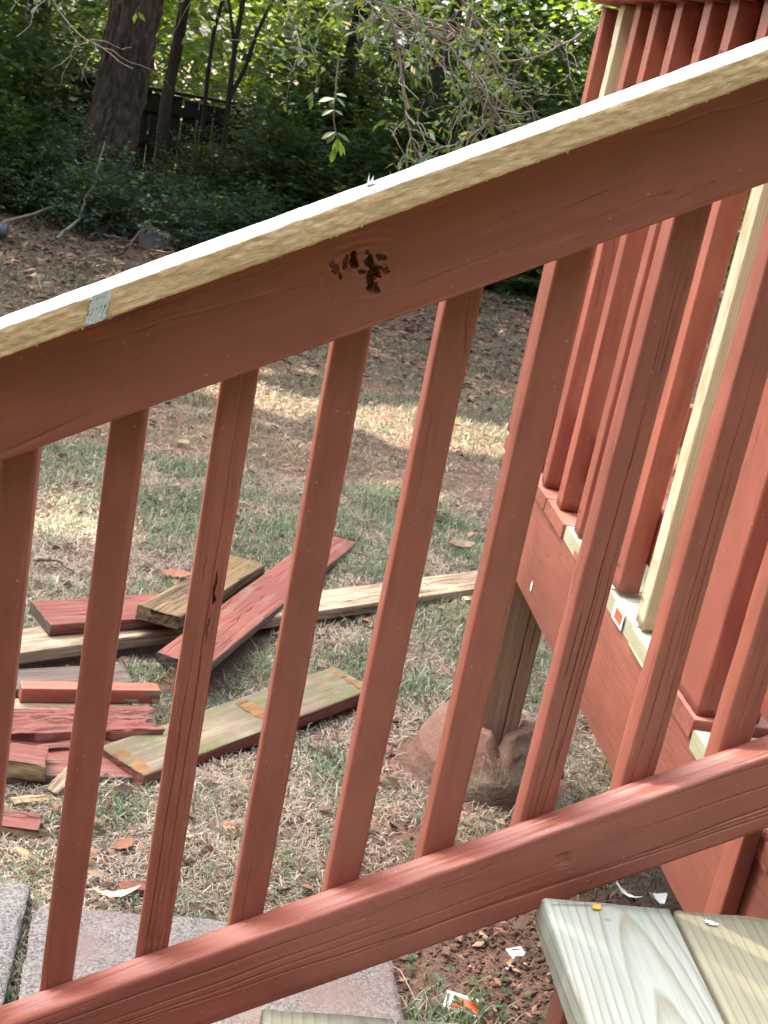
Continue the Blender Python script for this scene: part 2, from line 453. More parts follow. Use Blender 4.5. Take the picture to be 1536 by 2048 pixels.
def foot_mat():
    t = NT('footing_concrete')
    tc = t.new('ShaderNodeTexCoord'); sx = t.new('ShaderNodeSeparateXYZ'); t.con(tc.outputs['Object'], sx.inputs[0]); x, y, z = sx.outputs
    v = t.coords((130, 130, 130), False); a = t.noise(v, 1, 4, 0.7); b = t.noise(t.coords((14, 14, 14), False), 1, 5, 0.65)
    vc = t.new('ShaderNodeTexVoronoi'); vc.inputs['Scale'].default_value = 2.0; t.con(v, vc.inputs['Vector'])
    sp = t.new('ShaderNodeSeparateColor'); t.con(vc.outputs['Color'], sp.inputs[0])
    col = t.mix(t.math('ADD', t.math('MULTIPLY', sp.outputs[0], 0.5), t.math('MULTIPLY', a, 0.5)), (0.10, 0.072, 0.052), (0.34, 0.27, 0.205))
    col = t.mix(t.ramp(b, [(0.45, 0.0), (0.65, 0.6)]), col, (0.20, 0.125, 0.088))
    spray = t.math('ADD', t.math('ADD', t.math('MULTIPLY', z, 4.2), t.math('MULTIPLY', x, -2.6)), t.math('MULTIPLY', b, 0.55))
    col = t.mix(t.math('MULTIPLY', t.ramp(spray, [(0.62, 0.0), (0.86, 1.0)]), 0.88), col, t.mix(a, (0.12, 0.055, 0.038), (0.20, 0.105, 0.078)))
    soil_ = t.ramp(t.math('ADD', z, t.math('MULTIPLY', b, 0.05)), [(0.025, 1.0), (0.05, 0.0)])
    col = t.mix(t.math('MULTIPLY', soil_, 0.7), col, (0.15, 0.085, 0.062))
    return t.fin(col, 0.9, t.bump(t.math('ADD', a, t.math('MULTIPLY', sp.outputs[0], 0.5)), 0.7, 0.002), 0.2)
M_foot = foot_mat(); M_foot_red = M_foot
M_block = speckle('grey_concrete_block', (0.12, 0.12, 0.12), (0.24, 0.24, 0.235), (0.14, 0.14, 0.14), 150, 0.7)

def plain(name, c, rough=0.6, spec=0.4):
    t = NT(name); n = t.noise(t.coords((120, 120, 120)), 1, 3)
    return t.fin(t.mix(n, tuple(x * 0.85 for x in c), tuple(min(1, x * 1.1) for x in c)), rough, None, spec)
M_white = plain('white_tag_card', (0.74, 0.76, 0.78)); M_orange = plain('orange_red_print', (0.75, 0.10, 0.03))
M_ink = plain('dark_print', (0.05, 0.05, 0.06)); M_greyink = plain('grey_print', (0.45, 0.47, 0.5)); M_tagor = plain('orange_tag', (0.8, 0.17, 0.03))
M_blueink = plain('blue_pen', (0.10, 0.10, 0.3)); M_green_ink = plain('green_ink', (0.20, 0.42, 0.26))
M_yleaf = plain('yellow_leaf_scrap', (0.75, 0.36, 0.03)); M_screw = plain('painted_screw', (0.12, 0.035, 0.025), 0.4)
M_pipe = plain('dark_grey_plastic', (0.07, 0.08, 0.10), 0.5); M_paper = plain('faded_paper', (0.36, 0.28, 0.2))
M_twig = plain('twig_bark', (0.20, 0.165, 0.135), 0.85, 0.2); M_twig_d = plain('dark_stem_bark', (0.065, 0.052, 0.042), 0.9, 0.2)
M_straw = plain('dry_straw', (0.42, 0.33, 0.2), 0.8, 0.2)

def tone_mat(name, stops, trans=0.35, rough=0.6, spec=0.35):
    t = NT(name)
    at = t.new('ShaderNodeAttribute'); at.attribute_name = 'tone'
    col = t.ramp(at.outputs['Fac'], stops)
    t.fin(col, rough, None, spec)
    if trans:
        tr = t.new('ShaderNodeBsdfTranslucent'); t.con(t.mix(0.5, col, (0.28, 0.42, 0.03), 'MIX') if trans > 0.3 else col, tr.inputs['Color'])
        ms = t.new('ShaderNodeMixShader'); ms.inputs[0].default_value = trans
        t.con(t.b.outputs[0], ms.inputs[1]); t.con(tr.outputs[0], ms.inputs[2]); t.con(ms.outputs[0], t.out.inputs['Surface'])
    return t.m
M_leaf = tone_mat('green_leaf', [(0.0, (0.012, 0.028, 0.012)), (0.5, (0.027, 0.056, 0.021)), (0.93, (0.06, 0.10, 0.034)), (0.96, (0.34, 0.24, 0.03)), (1.0, (0.30, 0.16, 0.03))], 0.34, 0.45, 0.5)
M_leaf_b = tone_mat('bluish_leaf', [(0.0, (0.018, 0.038, 0.031)), (0.5, (0.034, 0.068, 0.049)), (1.0, (0.068, 0.115, 0.08))], 0.31, 0.5, 0.45)
M_leaf_y = tone_mat('yellow_green_leaf', [(0.0, (0.014, 0.029, 0.007)), (0.6, (0.042, 0.072, 0.014)), (1.0, (0.14, 0.16, 0.025))], 0.45, 0.5, 0.4)
M_grass = tone_mat('lawn_blade', [(0.0, (0.10, 0.068, 0.05)), (0.28, (0.24, 0.185, 0.14)), (0.56, (0.40, 0.33, 0.255)), (0.60, (0.14, 0.165, 0.10)), (0.85, (0.065, 0.105, 0.048)), (1.0, (0.10, 0.145, 0.045))], 0.2, 0.45, 0.5)
M_dead = tone_mat('dead_leaf', [(0.0, (0.045, 0.028, 0.021)), (0.5, (0.115, 0.072, 0.05)), (0.8, (0.22, 0.15, 0.10)), (1.0, (0.21, 0.088, 0.052))], 0.12, 0.75, 0.2)
M_chip = tone_mat('wood_chip', [(0.0, (0.08, 0.035, 0.026)), (0.5, (0.19, 0.088, 0.062)), (0.8, (0.28, 0.19, 0.11)), (1.0, (0.17, 0.06, 0.045))], 0.0, 0.8, 0.2)

def soil():
    t = NT('red_clay_soil')
    a = t.noise(t.coords((1.1, 1.1, 1.1), False), 1, 5, 0.6); b = t.noise(t.coords((26, 26, 26), False), 1, 6, 0.7); c = t.noise(t.coords((150, 150, 150), False), 1, 4, 0.7)
    col = t.mix(t.ramp(a, [(0.35, 0.0), (0.65, 1.0)]), (0.20, 0.112, 0.083), (0.145, 0.10, 0.077))
    col = t.mix(t.ramp(b, [(0.35, 0.8), (0.62, 0.0)]), col, (0.085, 0.05, 0.037))
    col = t.mix(t.math('MULTIPLY', t.ramp(c, [(0.5, 0.0), (0.75, 1.0)]), 0.5), col, (0.34, 0.20, 0.145))
    # dark green added on unseen ground, to cut light bounced onto the railing
    tc = t.new('ShaderNodeTexCoord'); sx = t.new('ShaderNodeSeparateXYZ'); t.con(tc.outputs['Object'], sx.inputs[0])
    ax = t.math('ABSOLUTE', t.math('SUBTRACT', sx.outputs[0], 0.6))
    g = t.math('MAXIMUM', t.math('SUBTRACT', 0.2, sx.outputs[1]), t.math('SUBTRACT', ax, 4.2))
    g = t.math('ADD', g, t.math('MULTIPLY', t.math('SUBTRACT', a, 0.5), 1.6))
    col = t.mix(t.ramp(g, [(0.3, 0.0), (0.7, 1.0)]), col, t.mix(c, (0.022, 0.036, 0.012), (0.05, 0.07, 0.025)))
    return t.fin(col, 0.95, t.bump(t.math('ADD', b, t.math('MULTIPLY', c, 0.6)), 1.0, 0.02), 0.15)
M_soil = soil()

def bark(name, c0, c1):
    t = NT(name)
    a = t.noise(t.coords((38, 38, 7)), 1, 6, 0.65, 0.4); b = t.noise(t.coords((3, 3, 1.2)), 1, 4)
    col = t.mix(t.ramp(a, [(0.35, 0.0), (0.68, 1.0)]), c0, c1)
    col = t.mix(t.math('MULTIPLY', t.ramp(b, [(0.45, 0.0), (0.7, 1.0)]), 0.5), col, tuple(min(1, x * 1.35) for x in c1))
    return t.fin(col, 0.95, t.bump(a, 1.0, 0.02), 0.15)
M_bark = bark('furrowed_bark', (0.020, 0.014, 0.011), (0.085, 0.062, 0.050))
M_bark_d = bark('dark_bark', (0.022, 0.018, 0.015), (0.06, 0.05, 0.042))

# ------------------------------------------------------------------ ground (structure)
def gz(u, v):
    u, v = np.asarray(u, float), np.asarray(v, float)
    h = 0.018 * fbm(u * 1.3, v * 1.3, 0, 3, 3) + 0.006 * fbm(u * 11, v * 11, 0, 9, 2)
    h = h * np.clip((v - 1.2) / 0.8, 0.35, 1)
    return h - 0.055 * np.clip(v - 10.8, 0, 12) - 0.004

gu = np.concatenate([np.linspace(-80, -7, 16), np.arange(-6.6, 7, 0.045), np.linspace(7.4, 80, 16)])
gv = np.concatenate([np.linspace(-60, -0.6, 12), np.arange(-0.3, 13, 0.045), np.linspace(13.4, 100, 20)])
GU, GV = np.meshgrid(gu, gv)
nu, nv = len(gu), len(gv)
ii = (np.arange(nv - 1)[:, None] * nu + np.arange(nu - 1)[None, :])
GF = np.stack([ii, ii + 1, ii + nu + 1, ii + nu], -1).reshape(-1, 4)
g_o = link('ground', np_mesh('ground', np.stack([GU.ravel(), GV.ravel(), gz(GU, GV).ravel()], 1), GF, [M_soil], smooth=True))
tag(g_o, 'bare red brown clay of the yard under the patchy grass', 'ground', None, 'structure')

# ------------------------------------------------------------------ stair railing in front
TA = 0.5681; CA = 1 / math.hypot(1, TA); SA = TA * CA
def rail_z(u, z0): return EYE + z0 + TA * (u - 0.2875)
RU0, RU1 = -0.62, 1.35
railing = thing('stair_railing', 'red brown painted sloping stair railing with pale unpainted cap, across the front of the picture', 'railing', (0.3, 1.15, 0.5))
def rail_board(name, zc, Wd, T, vc, mats, **kw):
    return board(name, (RU0, vc, rail_z(RU0, zc)), (RU1, vc, rail_z(RU1, zc)), Wd, T, mats, railing, ey=(-SA, 0, CA), top=False, **kw)
def loc_rail(u, z, zc):
    """rail-board local (x along, y across) of a point (u, z above/below the eye) on its face"""
    du, dz = u - RU0, z - (rail_z(RU0, zc) - EYE)
    return du * CA + dz * SA, -du * SA + dz * CA

TRC, BRC = -0.0965, -0.8555
knots = [(0.1116, -0.1789, 5, 3.2, 2.4), (0.1203, -0.173, 6, 2.2, 2.4), (0.1276, -0.1696, 9, 3.2, 4.2), (0.1356, -0.1793, 3, 3, 2.4), (0.1419, -0.1694, 6.5, 3.6, 4.5),
         (0.146, -0.1797, 6, 5.5, 5), (0.1454, -0.1887, 8, 3.6, 4.5), (0.1513, -0.1913, 5, 3.2, 3.6), (0.1519, -0.1632, 2.6, 4, 2.6), (0.1561, -0.1736, 2.6, 4, 2.4), (0.138, -0.161, 3, 2, 2.2), (0.117, -0.186, 4, 2, 2.0), (0.149, -0.172, 3, 6, 3.0)]
def disp_top(X, Y, Z, NZ):
    f = np.clip(NZ, 0, 1); d = np.zeros_like(X)
    sel = f > 0.5
    x, y = X[sel], Y[sel]; q = np.zeros_like(x)
    wx = 0.0022 * fbm(x * 160, y * 160, 0, 21, 3); wy = 0.0022 * fbm(x * 160, y * 160, 5, 22, 3)
    for (u, z, rz, ru, dp) in knots:
        kx, ky = loc_rail(u, z, TRC)
        dx, dy = x - kx + wx, y - ky + wy
        # knot hole is tall in the world's z
        a = dx * CA - dy * SA; b = dx * SA + dy * CA
        e = (a / (ru * 1e-3)) ** 2 + (b / (rz * 1e-3)) ** 2
        q = np.minimum(q, -2.2 * dp * 1e-3 * np.clip((1.15 - e + 0.5 * fbm(x * 420, y * 420, 0, 27, 2)) * 2.2, 0, 1.0))
    kx, ky = loc_rail(0.138, -0.176, TRC)
    rr = np.hypot((x - kx) / 1.5, y - ky)
    q += 0.00028 * np.sin(rr * 700 + 6 * fbm(x * 25, y * 25, 1, 4, 2)) * np.exp(-(rr / 0.034) ** 2)
    q += 0.0006 * fbm(x * 4, y * 40 - x * 3, 0, 33, 3)
    for (xc, yc, ln, sl, wv, dp) in ((0.555, -0.036, 0.05, 0.10, 0.0013, 0.0022), (1.30, 0.020, 0.20, -0.09, 0.0010, 0.0006), (0.86, -0.018, 0.16, -0.08, 0.0010, 0.0006), (1.05, -0.03, 0.24, -0.11, 0.0010, 0.0007), (0.72, 0.018, 0.14, -0.1, 0.0010, 0.0005)):
        yy = yc + sl * (x - xc) + 0.0025 * vnoise(x * 30, 0, 0, 5)
        q -= dp * np.exp(-((y - yy) / wv) ** 2) * np.clip(1 - np.abs((x - xc) / ln), 0, 1) ** 0.5
    d[sel] = q
    return d
LR = (RU1 - RU0) / CA
kx0 = loc_rail(0.136, -0.176, TRC)[0]
rail_board('top_rail', TRC, 0.0925, 0.038, 1.169, [M_red, M_rot_shade], deep=(0.0088, 1), xs=np.concatenate([np.linspace(0, kx0 - 0.05, 220)[:-1], np.linspace(kx0 - 0.05, kx0 + 0.05, 150), np.linspace(kx0 + 0.05, LR, 330)[1:]]), ny=124, r=0.004, disp=disp_top)

rs = np.random.default_rng(11)
br_cracks = [(rs.uniform(0.2, 2.1), rs.uniform(-0.038, 0.036), rs.uniform(0.10, 0.42), rs.uniform(-0.03, 0.02), rs.uniform(0.0005, 0.0008), rs.uniform(0.0014, 0.0042)) for _ in range(20)]
def disp_bot(X, Y, Z, NZ):
    d = np.zeros_like(X); sel = NZ > 0.5
    x, y = X[sel], Y[sel]; q = 0.0003 * fbm(x * 3, y * 60, 0, 41, 3)
    for (xc, yc, ln, sl, wv, dp) in br_cracks:
        yy = yc + sl * (x - xc) + 0.0010 * vnoise(x * 14, xc, 0, 8)
        q -= dp * np.exp(-((y - yy) / wv) ** 2) * np.clip(1 - np.abs((x - xc) / ln), 0, 1) ** 0.5
    kx, ky = loc_rail(0.4582, -0.7516, BRC)
    e = ((x - kx) / 0.005) ** 2 + ((y - ky) / 0.008) ** 2
    q -= 0.002 * np.clip(1.5 - e + fbm(x * 300, y * 300, 0, 2, 2), 0, 1)
    d[sel] = q
    top = (NZ < 0.5) & (Y > 0.03)
    d[top] += 0.0010 * fbm(X[top] * 3, Z[top] * 90, 0, 44, 3)
    return d
rail_board('bottom_rail', BRC, 0.0885, 0.038, 1.169, [M_red_b], nx=520, ny=96, r=0.0045, disp=disp_bot, fine=True)

def disp_cap(X, Y, Z, NZ):
    e = Z > 0.5 * 0.0315 - 0.002
    return np.where(NZ > 0.5, 0.0007 * fbm(X * 120, Y * 300, 0, 51, 3), 0.0003 * fbm(X * 60, Z * 60, 0, 52, 2))
capb = rail_board('cap_board', -0.043 + 0.0133, 0.0232, 0.068, 1.111 + 0.034, [M_cap_edge, M_cap_top], nx=700, ny=12, r=0.0018, disp=disp_cap, capmat=0,
                  fsel=lambda y, z: 1 if (y > 0.0108) else 0)
# smear of white primer that ran over the rough edge of the cap
def smear():
    me_v, me_f = [], []
    n, m = 22, 10
    for i in range(n):
        for j in range(m):
            u = -0.0905 + 0.0155 * i / (n - 1) + 0.004 * (1 - j / (m - 1)) * (1 if i in (0, n - 1) else 0.5) + 0.0008 * math.sin(i * 3.1 + j * 2.3)
            z = (0.0262 - 0.0250 * j / (m - 1)) + rail_z(u, -0.043)
            me_v.append((u, 1.1102 - 0.0011 - 0.0005 * math.sin(i * 1.7) * math.sin(j * 1.3), z))
    for i in range(n - 1):
        for j in range(m - 1):
            a = i * m + j; me_f.append((a, a + 1, a + m + 1, a + m))
    o = link('paint_smear', np_mesh('paint_smear', me_v, me_f, [M_cap_top], smooth=True), capb)
    o['label'] = 'patch of white primer on the rough tan edge'
smear()
def splinter_bits():
    r = random.Random(5); V, Fc = [], []
    def quad(p, d, w, h):
        i = len(V)
        V.extend([p - d * w, p + d * w, p + d * w * 0.3 + Vector((0, 0, h)) + d * r.uniform(-0.4, 0.4) * h, p + Vector((0, 0.0012, h * 0.4))])
        Fc.extend([(i, i + 1, i + 2), (i, i + 2, i + 3), (i + 1, i + 3, i + 2)])
    for k in range(70):
        u = r.uniform(-0.35, 0.75); p = Vector((u, 1.111 + r.uniform(0, 0.004), rail_z(u, -0.043) + 0.0262))
        quad(p, Vector((CA, 0, SA)), r.uniform(0.0008, 0.003), r.uniform(0.0005, 0.0022))
    for k in range(46):
        u = r.uniform(-0.35, 0.75); p = Vector((u, 1.1106, rail_z(u, -0.043) + 0.0006))
        quad(p, Vector((CA, 0, SA)), r.uniform(0.0008, 0.002), -r.uniform(0.0006, 0.003))
    link('wood_fibre', np_mesh('wood_fibre', [tuple(v) for v in V], Fc, [M_cap_top]), capb)['kind'] = 'stuff'
    V.clear(); Fc.clear()
    p = Vector((0.1302, 1.150, rail_z(0.1302, -0.043) + 0.0262)); d = Vector((CA, 0, SA))
    quad(p, d, 0.006, 0.002); quad(p, d, 0.0030, 0.010); quad(p - d * 0.0022, d, 0.0016, 0.0135); quad(p + d * 0.004, d, 0.003, 0.005)
    link('splinter', np_mesh('splinter', [tuple(v) for v in V], Fc, [M_cap_top]), capb)['label'] = 'tall pale splinter standing on the cap'
splinter_bits()

# balusters: 1 1/4 inch square, fixed to the far side of both rails
BAL_W = 0.0335
BAL_LEFT = [-0.253, -0.158, -0.065, 0.0315, 0.126, 0.2217, 0.3166, 0.4145, 0.5145, 0.610, 0.7065, 0.803, 0.899, 0.996, 1.09]
def baluster_disp(idx):
    r = np.random.default_rng(100 + idx)
    pits, lines = [], []
    if idx == 2:
        pits += [(0.500, -0.007, 0.017, 0.0013, 0.003), (0.487, -0.008, 0.004, 0.0018, 0.003), (0.455, -0.006, 0.014, 0.0008, 0.002), (0.52, 0.006, 0.012, 0.0008, 0.0015)]
        lines = [(0.4, -0.004, 0.35, 0.002, 0.0008, 0.002), (0.25, 0.006, 0.25, -0.004, 0.0007, 0.002)]
    elif idx == 6:
        lines = [(0.28, 0.001, 0.27, -0.012, 0.0005, 0.0028), (0.22, -0.008, 0.2, -0.02, 0.0005, 0.0024), (0.3, -0.003, 0.12, 0.01, 0.0004, 0.0015)]
    elif idx in (7, 8):
        lines = [(r.uniform(0.1, 0.5), r.uniform(-0.01, 0.01), r.uniform(0.1, 0.3), r.uniform(-0.01, 0.01), 0.0006, 0.0016) for _ in range(4)]
    if idx == 7: pits.append((0.62, 0.004, 0.003, 0.006, 0.003))
    def f(X, Y, Z, NZ):
        d = np.zeros_like(X); sel = NZ > 0.5; x, y = X[sel], Y[sel]
        q = 0.0004 * fbm(x * 5, y * 120, idx, 61, 3)
        if idx == 2:
            m = np.clip(0.25 + 0.9 * vnoise(x * 5, y * 45, 0, 64) + np.where(x < 0.34, 0.45, 0) + y * 14, 0, 1)
            q -= 0.0034 * m * np.clip(fbm(x * 22 + 4 * y, y * 300, 0, 62, 3) - 0.16, 0, 0.75)
            q -= 0.0020 * m * np.clip(fbm(x * 60, y * 420, 0, 63, 2) - 0.45, 0, 0.5)
        for (xc, yc, a, b, dp) in pits:
            q -= dp * np.clip(1.5 - ((x - xc) / a) ** 2 - ((y - yc + 0.0006 * np.sin(x * 300)) / b) ** 2, 0, 1)
        for (xc, yc, ln, sl, wv, dp) in lines:
            yy = yc + sl * (x - xc) + 0.001 * vnoise(x * 25, xc * 9, 0, 3)
            q -= dp * np.exp(-((y - yy) / wv) ** 2) * np.clip(1 - np.abs((x - xc) / ln), 0, 1) ** 0.5
        d[sel] = q
        return d
    return f
for i in range(-2, 13):
    u = BAL_LEFT[i + 2] + BAL_W / 2
    z0, z1 = rail_z(u, BRC) - 0.02, rail_z(u, -0.043) - 0.010
    o = board('baluster', (u, 1.1885 + BAL_W / 2, z0), (u + random.uniform(-0.002, 0.002), 1.1885 + BAL_W / 2, z1), BAL_W, BAL_W, [M_red_b if i in (1, 5, 6) else M_red, M_rot_shade], railing, deep=(0.0021, 1),
          ey=(-1, 0, 0), top=False, nx=360 if i in (1, 5, 6, 7) else 160, ny=64 if i in (1, 5, 6, 7) else 10, r=0.0042, disp=baluster_disp(i + 1), seed=i + 3)
    if i == 1: o['label'] = 'baluster with rot and long pits in its face'
    if i == 5: o['label'] = 'baluster with two long splits'

# ------------------------------------------------------------------ stairs the railing belongs to
stairs = thing('staircase', 'new pale pine stair treads on a red brown notched stringer, at the bottom right', 'stairs', (0.45, 0.7, 0.3))
TZ2, TZ1 = EYE - 0.778, EYE - 0.946
def tread(u0, u1, z, mat, seed, lab=None):
    um = (u0 + u1) / 2
    o = board('tread_board', (um, 1.118, z), (um, 0.16, z), u1 - u0, 0.038, [mat, M_endgrain], stairs, ey=(1, 0, 0), nx=60, ny=8, r=0.004, seed=seed, capmat=1, ends=0.0012)
    if lab: o['label'] = lab
    return o
tb = tread(0.4335, 0.5745, TZ2, M_tread_a, 3, 'pale greenish tread board with arched grain')
tread(0.5785, 0.7195, TZ2, M_tread_b, 4, 'yellowish tread board with straight grain')
tread(0.1675, 0.3085, TZ1, M_tread_c, 5)
tread(0.3125, 0.4535, TZ1, M_tread_c, 6)
tread(0.7235, 0.8645, TZ2, M_tread_c, 7)
def prism(name, pts, v0, v1, mat, parent=None):
    """side profile (u, z) extruded from v0 to v1, with a small bevel"""
    n = len(pts)
    V = [(p[0], v0, p[1]) for p in pts] + [(p[0], v1, p[1]) for p in pts]
    me = bpy.data.meshes.new(name)
    Fc = [tuple(range(n)), tuple(range(2 * n - 1, n - 1, -1))] + [(i, i + n, (i + 1) % n + n, (i + 1) % n) for i in range(n)]
    me.from_pydata(V, [], Fc); me.materials.append(mat); me.update()
    o = link(name, me, parent)
    b = o.modifiers.new('bevel', 'BEVEL'); b.width = 0.002; b.segments = 2
    return o
saw = [(-0.07, 0.003), (-0.07, TZ1 - 0.206), (0.176, TZ1 - 0.206), (0.176, TZ1 - 0.040), (0.442, TZ1 - 0.040), (0.442, TZ2 - 0.040), (0.86, TZ2 - 0.040), (0.86, TZ2 - 0.28), (0.20, 0.003)]
prism('stringer', saw, 1.010, 1.048, M_red_deck, stairs)
prism('stringer', saw, 0.22, 0.258, M_red_deck, stairs)
# pen line and scribble on the cut end of the upper tread
def strip(name, pts, w, mat, parent, nrm=(0, 0, 1)):
    pts = [Vector(p) for p in pts]; V, Fc = [], []; n = Vector(nrm)
    for i, p in enumerate(pts):
        d = (pts[min(i + 1, len(pts) - 1)] - pts[max(i - 1, 0)]).normalized(); s = n.cross(d) * w / 2
        V += [tuple(p - s), tuple(p + s)]
    for i in range(len(pts) - 1): Fc.append((2 * i, 2 * i + 1, 2 * i + 3, 2 * i + 2))
    return link(name, np_mesh(name, V, Fc, [mat]), parent)
zt = TZ2 + 0.0009
strip('pen_line', [(0.440, 1.1065, zt), (0.46, 1.1085, zt), (0.485, 1.112, zt), (0.498, 1.1135, zt)], 0.0008, M_blueink, tb)
strip('pen_mark', [(0.4965, 1.112, zt), (0.4985, 1.1165, zt), (0.4995, 1.112, zt), (0.5015, 1.1165, zt), (0.5025, 1.1125, zt)], 0.0007, M_blueink, tb)
for (u, v) in ((0.494, 1.092), (0.531, 1.094)):
    strip('ink_mark', [(u, v, zt), (u + 0.003, v + 0.002, zt), (u + 0.006, v, zt), (u + 0.003, v - 0.003, zt), (u, v - 0.001, zt)], 0.0012, M_green_ink, tb)

# ------------------------------------------------------------------ deck on the right
DU = 0.70
DZ = EYE - 0.718
deck = thing('deck', 'red brown deck with new pale boards among old ones, right behind the stair railing', 'deck', (1.6, 2.0, 0))
rim0 = board('rim_joist', (DU + 0.019, 1.05, DZ - 0.027 - 0.092), (DU + 0.019, 2.655, DZ - 0.027 - 0.092), 0.184, 0.038, [M_red_deck], deck, ey=(0, 0, 1), top=False, nx=160, ny=20, r=0.003, wob=0.0012, seed=2)
board('rim_joist', (DU + 0.04, 2.676, DZ - 0.119), (3.1, 2.676, DZ - 0.119), 0.184, 0.038, [M_red_deck], deck, ey=(0, 0, 1), top=False, nx=20, ny=3, seed=3)
edges = [(1.045, 1.165, 'r'), (1.17, 1.308, 'r'), (1.313, 1.442, 'p'), (1.447, 1.585, 'r'), (1.59, 1.728, 'a'), (1.732, 1.870, 'p'), (1.875, 2.012, 'p'), (2.017, 2.155, 'a'), (2.16, 2.298, 'r'), (2.303, 2.441, 'r'), (2.446, 2.584, 'r'), (2.589, 2.70, 'r')]
dboards = {}
for k, (a, b, c) in enumerate(edges):
    dz = -0.012 if k in (1, 2) else 0.0
    mt = {'r': M_red_deck, 'p': M_new, 'a': M_tread_c}[c]
    d0 = DU - 0.004 + random.uniform(-0.003, 0.003)
    o = board('deck_board', (d0, (a + b) / 2, DZ + dz), (3.1, (a + b) / 2, DZ + dz), b - a, 0.027, [mt, M_red_deck if c == 'r' else M_endgrain], deck, ey=(0, 1, 0), nx=30, ny=4, r=0.003, seed=k + 20, capmat=1, ends=0.001)
    dboards[k] = (o, d0)
    if c != 'r': o['label'] = 'new pale unpainted deck board'
# price sticker stapled to a board end
def flat(name, c, e1, e2, mat, parent=None, poly=None, thick=0.0):
    c, e1, e2 = Vector(c), Vector(e1), Vector(e2)
    poly = poly or [(-1, -1), (1, -1), (1, 1), (-1, 1)]
    n = len(poly); nm = e1.cross(e2).normalized() * thick
    V = [tuple(c + e1 * a + e2 * b + nm) for a, b in poly]
    if thick:
        V += [tuple(c + e1 * a + e2 * b) for a, b in poly]
        me = bpy.data.meshes.new(name); me.from_pydata(V, [], [tuple(range(n)), tuple(range(2 * n - 1, n - 1, -1))] + [(i, i + n, (i + 1) % n + n, (i + 1) % n) for i in range(n)])
        me.materials.append(mat); me.update()
    else:
        me = bpy.data.meshes.new(name); me.from_pydata(V, [], [tuple(range(n))]); me.materials.append(mat); me.update()
    return link(name, me, parent)
o, d0 = dboards[5]
st = flat('price_sticker', (d0 - 0.003, 1.792, DZ - 0.0125), (0, -0.026, 0), (0, 0, 0.013), M_white, o, thick=0.0008)
flat('sticker_print', (d0 - 0.0042, 1.789, DZ - 0.0115), (0, -0.017, 0), (0, 0, 0.0085), M_orange, o)
o2, d2 = dboards[7]
flat('sticker_print', (d2 - 0.0035, 2.06, DZ - 0.018), (0, -0.008, 0), (0, 0, 0.005), M_orange, o2)
# corner post down to its footing
board('post', (0.789, 2.60, 0.10), (0.789, 2.60, DZ - 0.03), 0.089, 0.089, [M_post], deck, ey=(-1, 0, 0), top=False, nx=80, ny=70, r=0.005,
      disp=lambda X, Y, Z, NZ: np.where(NZ > 0.5, -0.012 * np.exp(-((Y + 0.012 + 0.004 * vnoise(X * 6, 0, 0, 4)) / 0.0013) ** 2) - 0.004 * np.exp(-((Y + 0.026 + 0.003 * vnoise(X * 7, 3, 0, 6)) / 0.0009) ** 2) * (X > 0.25), 0), seed=9)['label'] = 'bare brown weathered post with a long split'
board('post', (0.80, 1.25, 0.0), (0.80, 1.25, DZ - 0.03), 0.089, 0.089, [M_red_deck], deck, ey=(-1, 0, 0), top=False, nx=20, ny=4, r=0.004, seed=10)
board('cleat', (0.6875, 1.222, 0.30), (0.6875, 1.222, DZ + 0.02), 0.021, 0.038, [M_red], deck, ey=(-1, 0, 0), top=False, nx=20, ny=4, r=0.003, seed=12)
board('post', (2.95, 2.60, 0.0), (2.95, 2.60, DZ - 0.03), 0.089, 0.089, [M_post], deck, ey=(-1, 0, 0), top=False, nx=6, ny=3, r=0.004, seed=13)
for q in (1.5, 2.2):
    board('joist', (q - 0.1, 1.07, DZ - 0.12), (q - 0.1, 2.65, DZ - 0.12), 0.184, 0.038, [M_post], deck, ey=(0, 0, 1), top=False, nx=4, ny=2, seed=int(q * 10))

